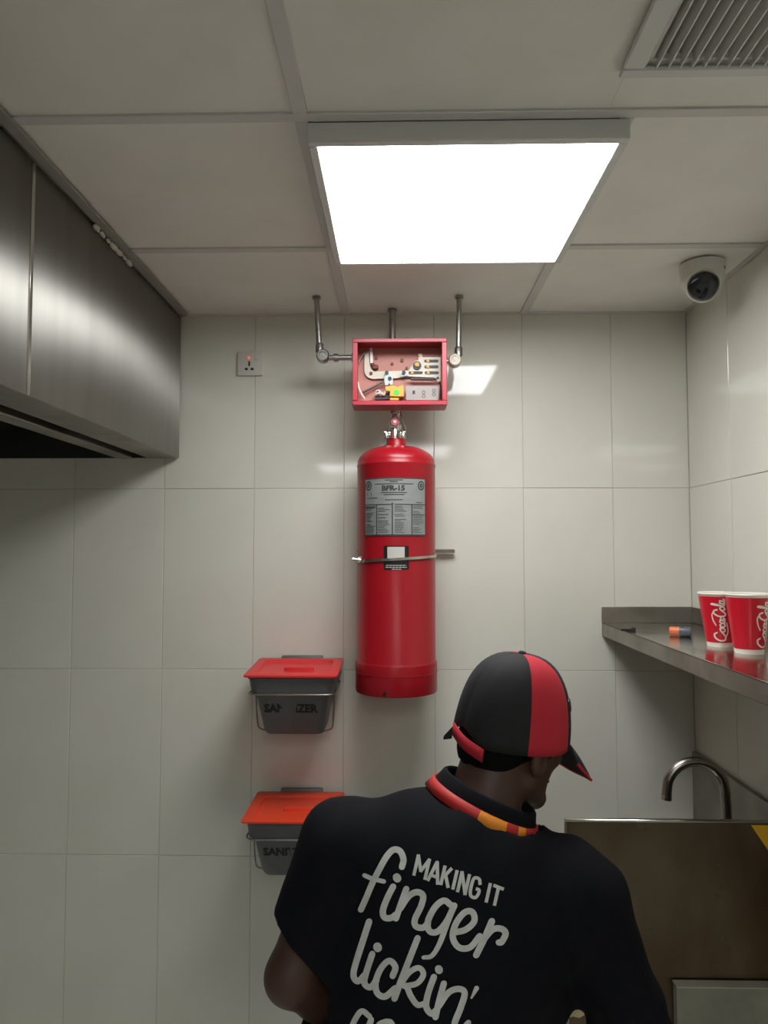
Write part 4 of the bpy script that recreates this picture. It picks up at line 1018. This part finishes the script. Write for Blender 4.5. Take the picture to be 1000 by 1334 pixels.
if bn.dot(bd - CC) < 0: bn = -bn
g = BM(); lathe(g, [(0, -.002), (.011, -.002), (.011, .0008), (0, .0012)], bd, bn, 18); obj('front_badge', g, 'black', cap)

# lettering printed on the back of the shirt
def stroke(g, pts, wd, n=7, rnd_=True):
    sub = ribbon2d(pts, wd, n, rnd_); vs = []
    for l, r in sub:
        row = []
        for k in range(4):
            p = l.lerp(r, k / 3); h_ = on_shirt(440 + p.x * .24, 1080 + p.y * .24); row.append(h_)
        if any(x is None for x in row): vs.append(None); continue
        vs.append([g.verts.new(x) for x in row])
    for a, b_ in zip(vs, vs[1:]):
        if a and b_:
            for k in range(3): g.faces.new((a[k], b_[k], b_[k + 1], a[k + 1]))
W = 34
LETTERS = [
 ('f', [(348, 205), (356, 165), (338, 122), (303, 113), (266, 148), (226, 218), (190, 290), (156, 372), (128, 436)]), ('f', [(146, 250), (188, 268), (250, 284)], 24),
 ('i', [(300, 312), (270, 372), (246, 440), (254, 478), (288, 482), (318, 462)]), ('dot', [(320, 262), (323, 268)], 44),
 ('n', [(372, 325), (345, 400), (316, 484)]), ('n', [(338, 432), (385, 365), (430, 342), (464, 362), (452, 420), (420, 488), (424, 526), (462, 535), (490, 512)]),
 ('g', [(612, 412), (575, 388), (528, 424), (490, 500), (498, 552), (540, 556), (590, 500), (630, 415)]), ('g', [(628, 416), (596, 500), (552, 620), (510, 686), (466, 696)], lambda t_: 34 - 12 * t_),
 ('e', [(628, 560), (690, 545), (738, 500), (728, 450), (686, 452), (640, 510), (622, 585), (655, 640), (715, 640), (768, 580)]),
 ('r', [(834, 500), (795, 590), (750, 682)], 36), ('r', [(790, 598), (838, 545), (884, 540), (908, 565), (888, 610), (872, 614)]),
 ('l', [(172, 502), (140, 600), (98, 730), (88, 795), (112, 826), (148, 790)]),
 ('i', [(188, 676), (154, 786), (148, 838), (180, 858), (212, 820)]), ('dot', [(216, 637), (218, 643)], 46),
 ('c', [(300, 796), (314, 748), (280, 714), (236, 756), (208, 830), (216, 888), (258, 906), (312, 862)]),
 ('k', [(434, 592), (390, 705), (345, 820), (308, 916)]), ('k', [(344, 838), (390, 776), (440, 752), (464, 786), (430, 834), (362, 850)], 30), ('k', [(376, 852), (396, 902), (432, 950), (468, 946)], 32),
 ('i', [(520, 800), (490, 886), (480, 960), (508, 1000), (536, 980)]), ('dot', [(546, 757), (548, 763)], 42),
 ('n', [(574, 836), (552, 920), (530, 1018)]), ('n', [(548, 960), (600, 886), (656, 866), (688, 890), (664, 970), (632, 1050), (640, 1098), (680, 1100)]),
 ('mark', [(752, 862), (724, 914)], lambda t_: 26 - 16 * t_),
 ('g', [(172, 1012), (130, 986), (88, 1046), (72, 1110), (96, 1150), (140, 1120), (182, 1030)], 30), ('g', [(182, 1032), (160, 1120), (110, 1220), (70, 1230)], 30),
 ('o', [(262, 1040), (222, 1062), (200, 1130), (226, 1180), (276, 1160), (304, 1096), (290, 1048), (262, 1040)], 30),
 ('o', [(402, 1080), (362, 1102), (340, 1170), (366, 1220), (416, 1200), (444, 1136), (430, 1088), (402, 1080)], 30),
 ('d', [(560, 1140), (522, 1120), (480, 1170), (474, 1230), (510, 1250), (560, 1200)], 30), ('d', [(706, 1046), (640, 1120), (590, 1210), (560, 1270)], 30)]
for L in LETTERS:
    g = BM(); stroke(g, L[1], L[2] if len(L) > 2 else W); obj('printed_letter', g, 'print', shirt, False)
def caps(u, v):
    x, y = 408 + u, 246 + .385 * u - 0; return (x + 24 * v, y - 105 * v)
CAPS = [[(6, 0), (6, 1), (36, .3), (66, 1), (66, 0)], [(82, 0), (106, 1), (108, 1), (134, 0)], [(92, .3), (124, .3)], [(150, 0), (150, 1)], [(152, .38), (186, 1)], [(163, .55), (190, 0)], [(214, 0), (214, 1)],
        [(240, 0), (240, 1), (280, 0), (280, 1)], [(345, .72), (335, .97), (312, .97), (303, .75), (303, .25), (312, .03), (335, .03), (346, .25), (346, .46), (328, .46)], [(395, 0), (395, 1)], [(412, .95), (468, .95)], [(440, 0), (440, .93)]]
for st in CAPS:
    g = BM()
    if len(st) == 10: stroke(g, [caps(*p) for p in st], 18, 4, False)
    else:
        for a, b_ in zip(st, st[1:]):
            A_, B_ = Vector((*caps(*a), 0)), Vector((*caps(*b_), 0)); d = (B_ - A_).normalized() * (7 if len(st) > 2 else 0)
            stroke(g, [tuple((A_ - d * .6)[:2]), tuple((B_ + d * .6)[:2])], 18, 4, False)
    obj('printed_letter', g, 'print', shirt, False)

# crumpled bag he is holding
rnd = random.Random(3); g = BM(); bmesh.ops.create_icosphere(g, subdivisions=4, radius=1)
bc = Vector((.335, 1.46, .957))
for v in g.verts:
    n_ = v.co.normalized(); wv = 1 + .10 * sin(n_.x * 9 + n_.z * 6) * sin(n_.y * 8) + .07 * sin(n_.z * 17 + n_.x * 5) + rnd.uniform(-.03, .03)
    tap = 1 if n_.z < 0 else 1 - .45 * n_.z
    v.co = bc + Vector((n_.x * .062 * wv * tap, n_.y * .055 * wv * tap, n_.z * (.052 if n_.z > 0 else .050) * wv))
tag(obj('plastic_bag', g, 'bag', smooth=True, base=(bc.x, bc.y, bc.z - .05)), 'crumpled pale yellow plastic bag glimpsed between the worker’s body and right arm', 'bag')
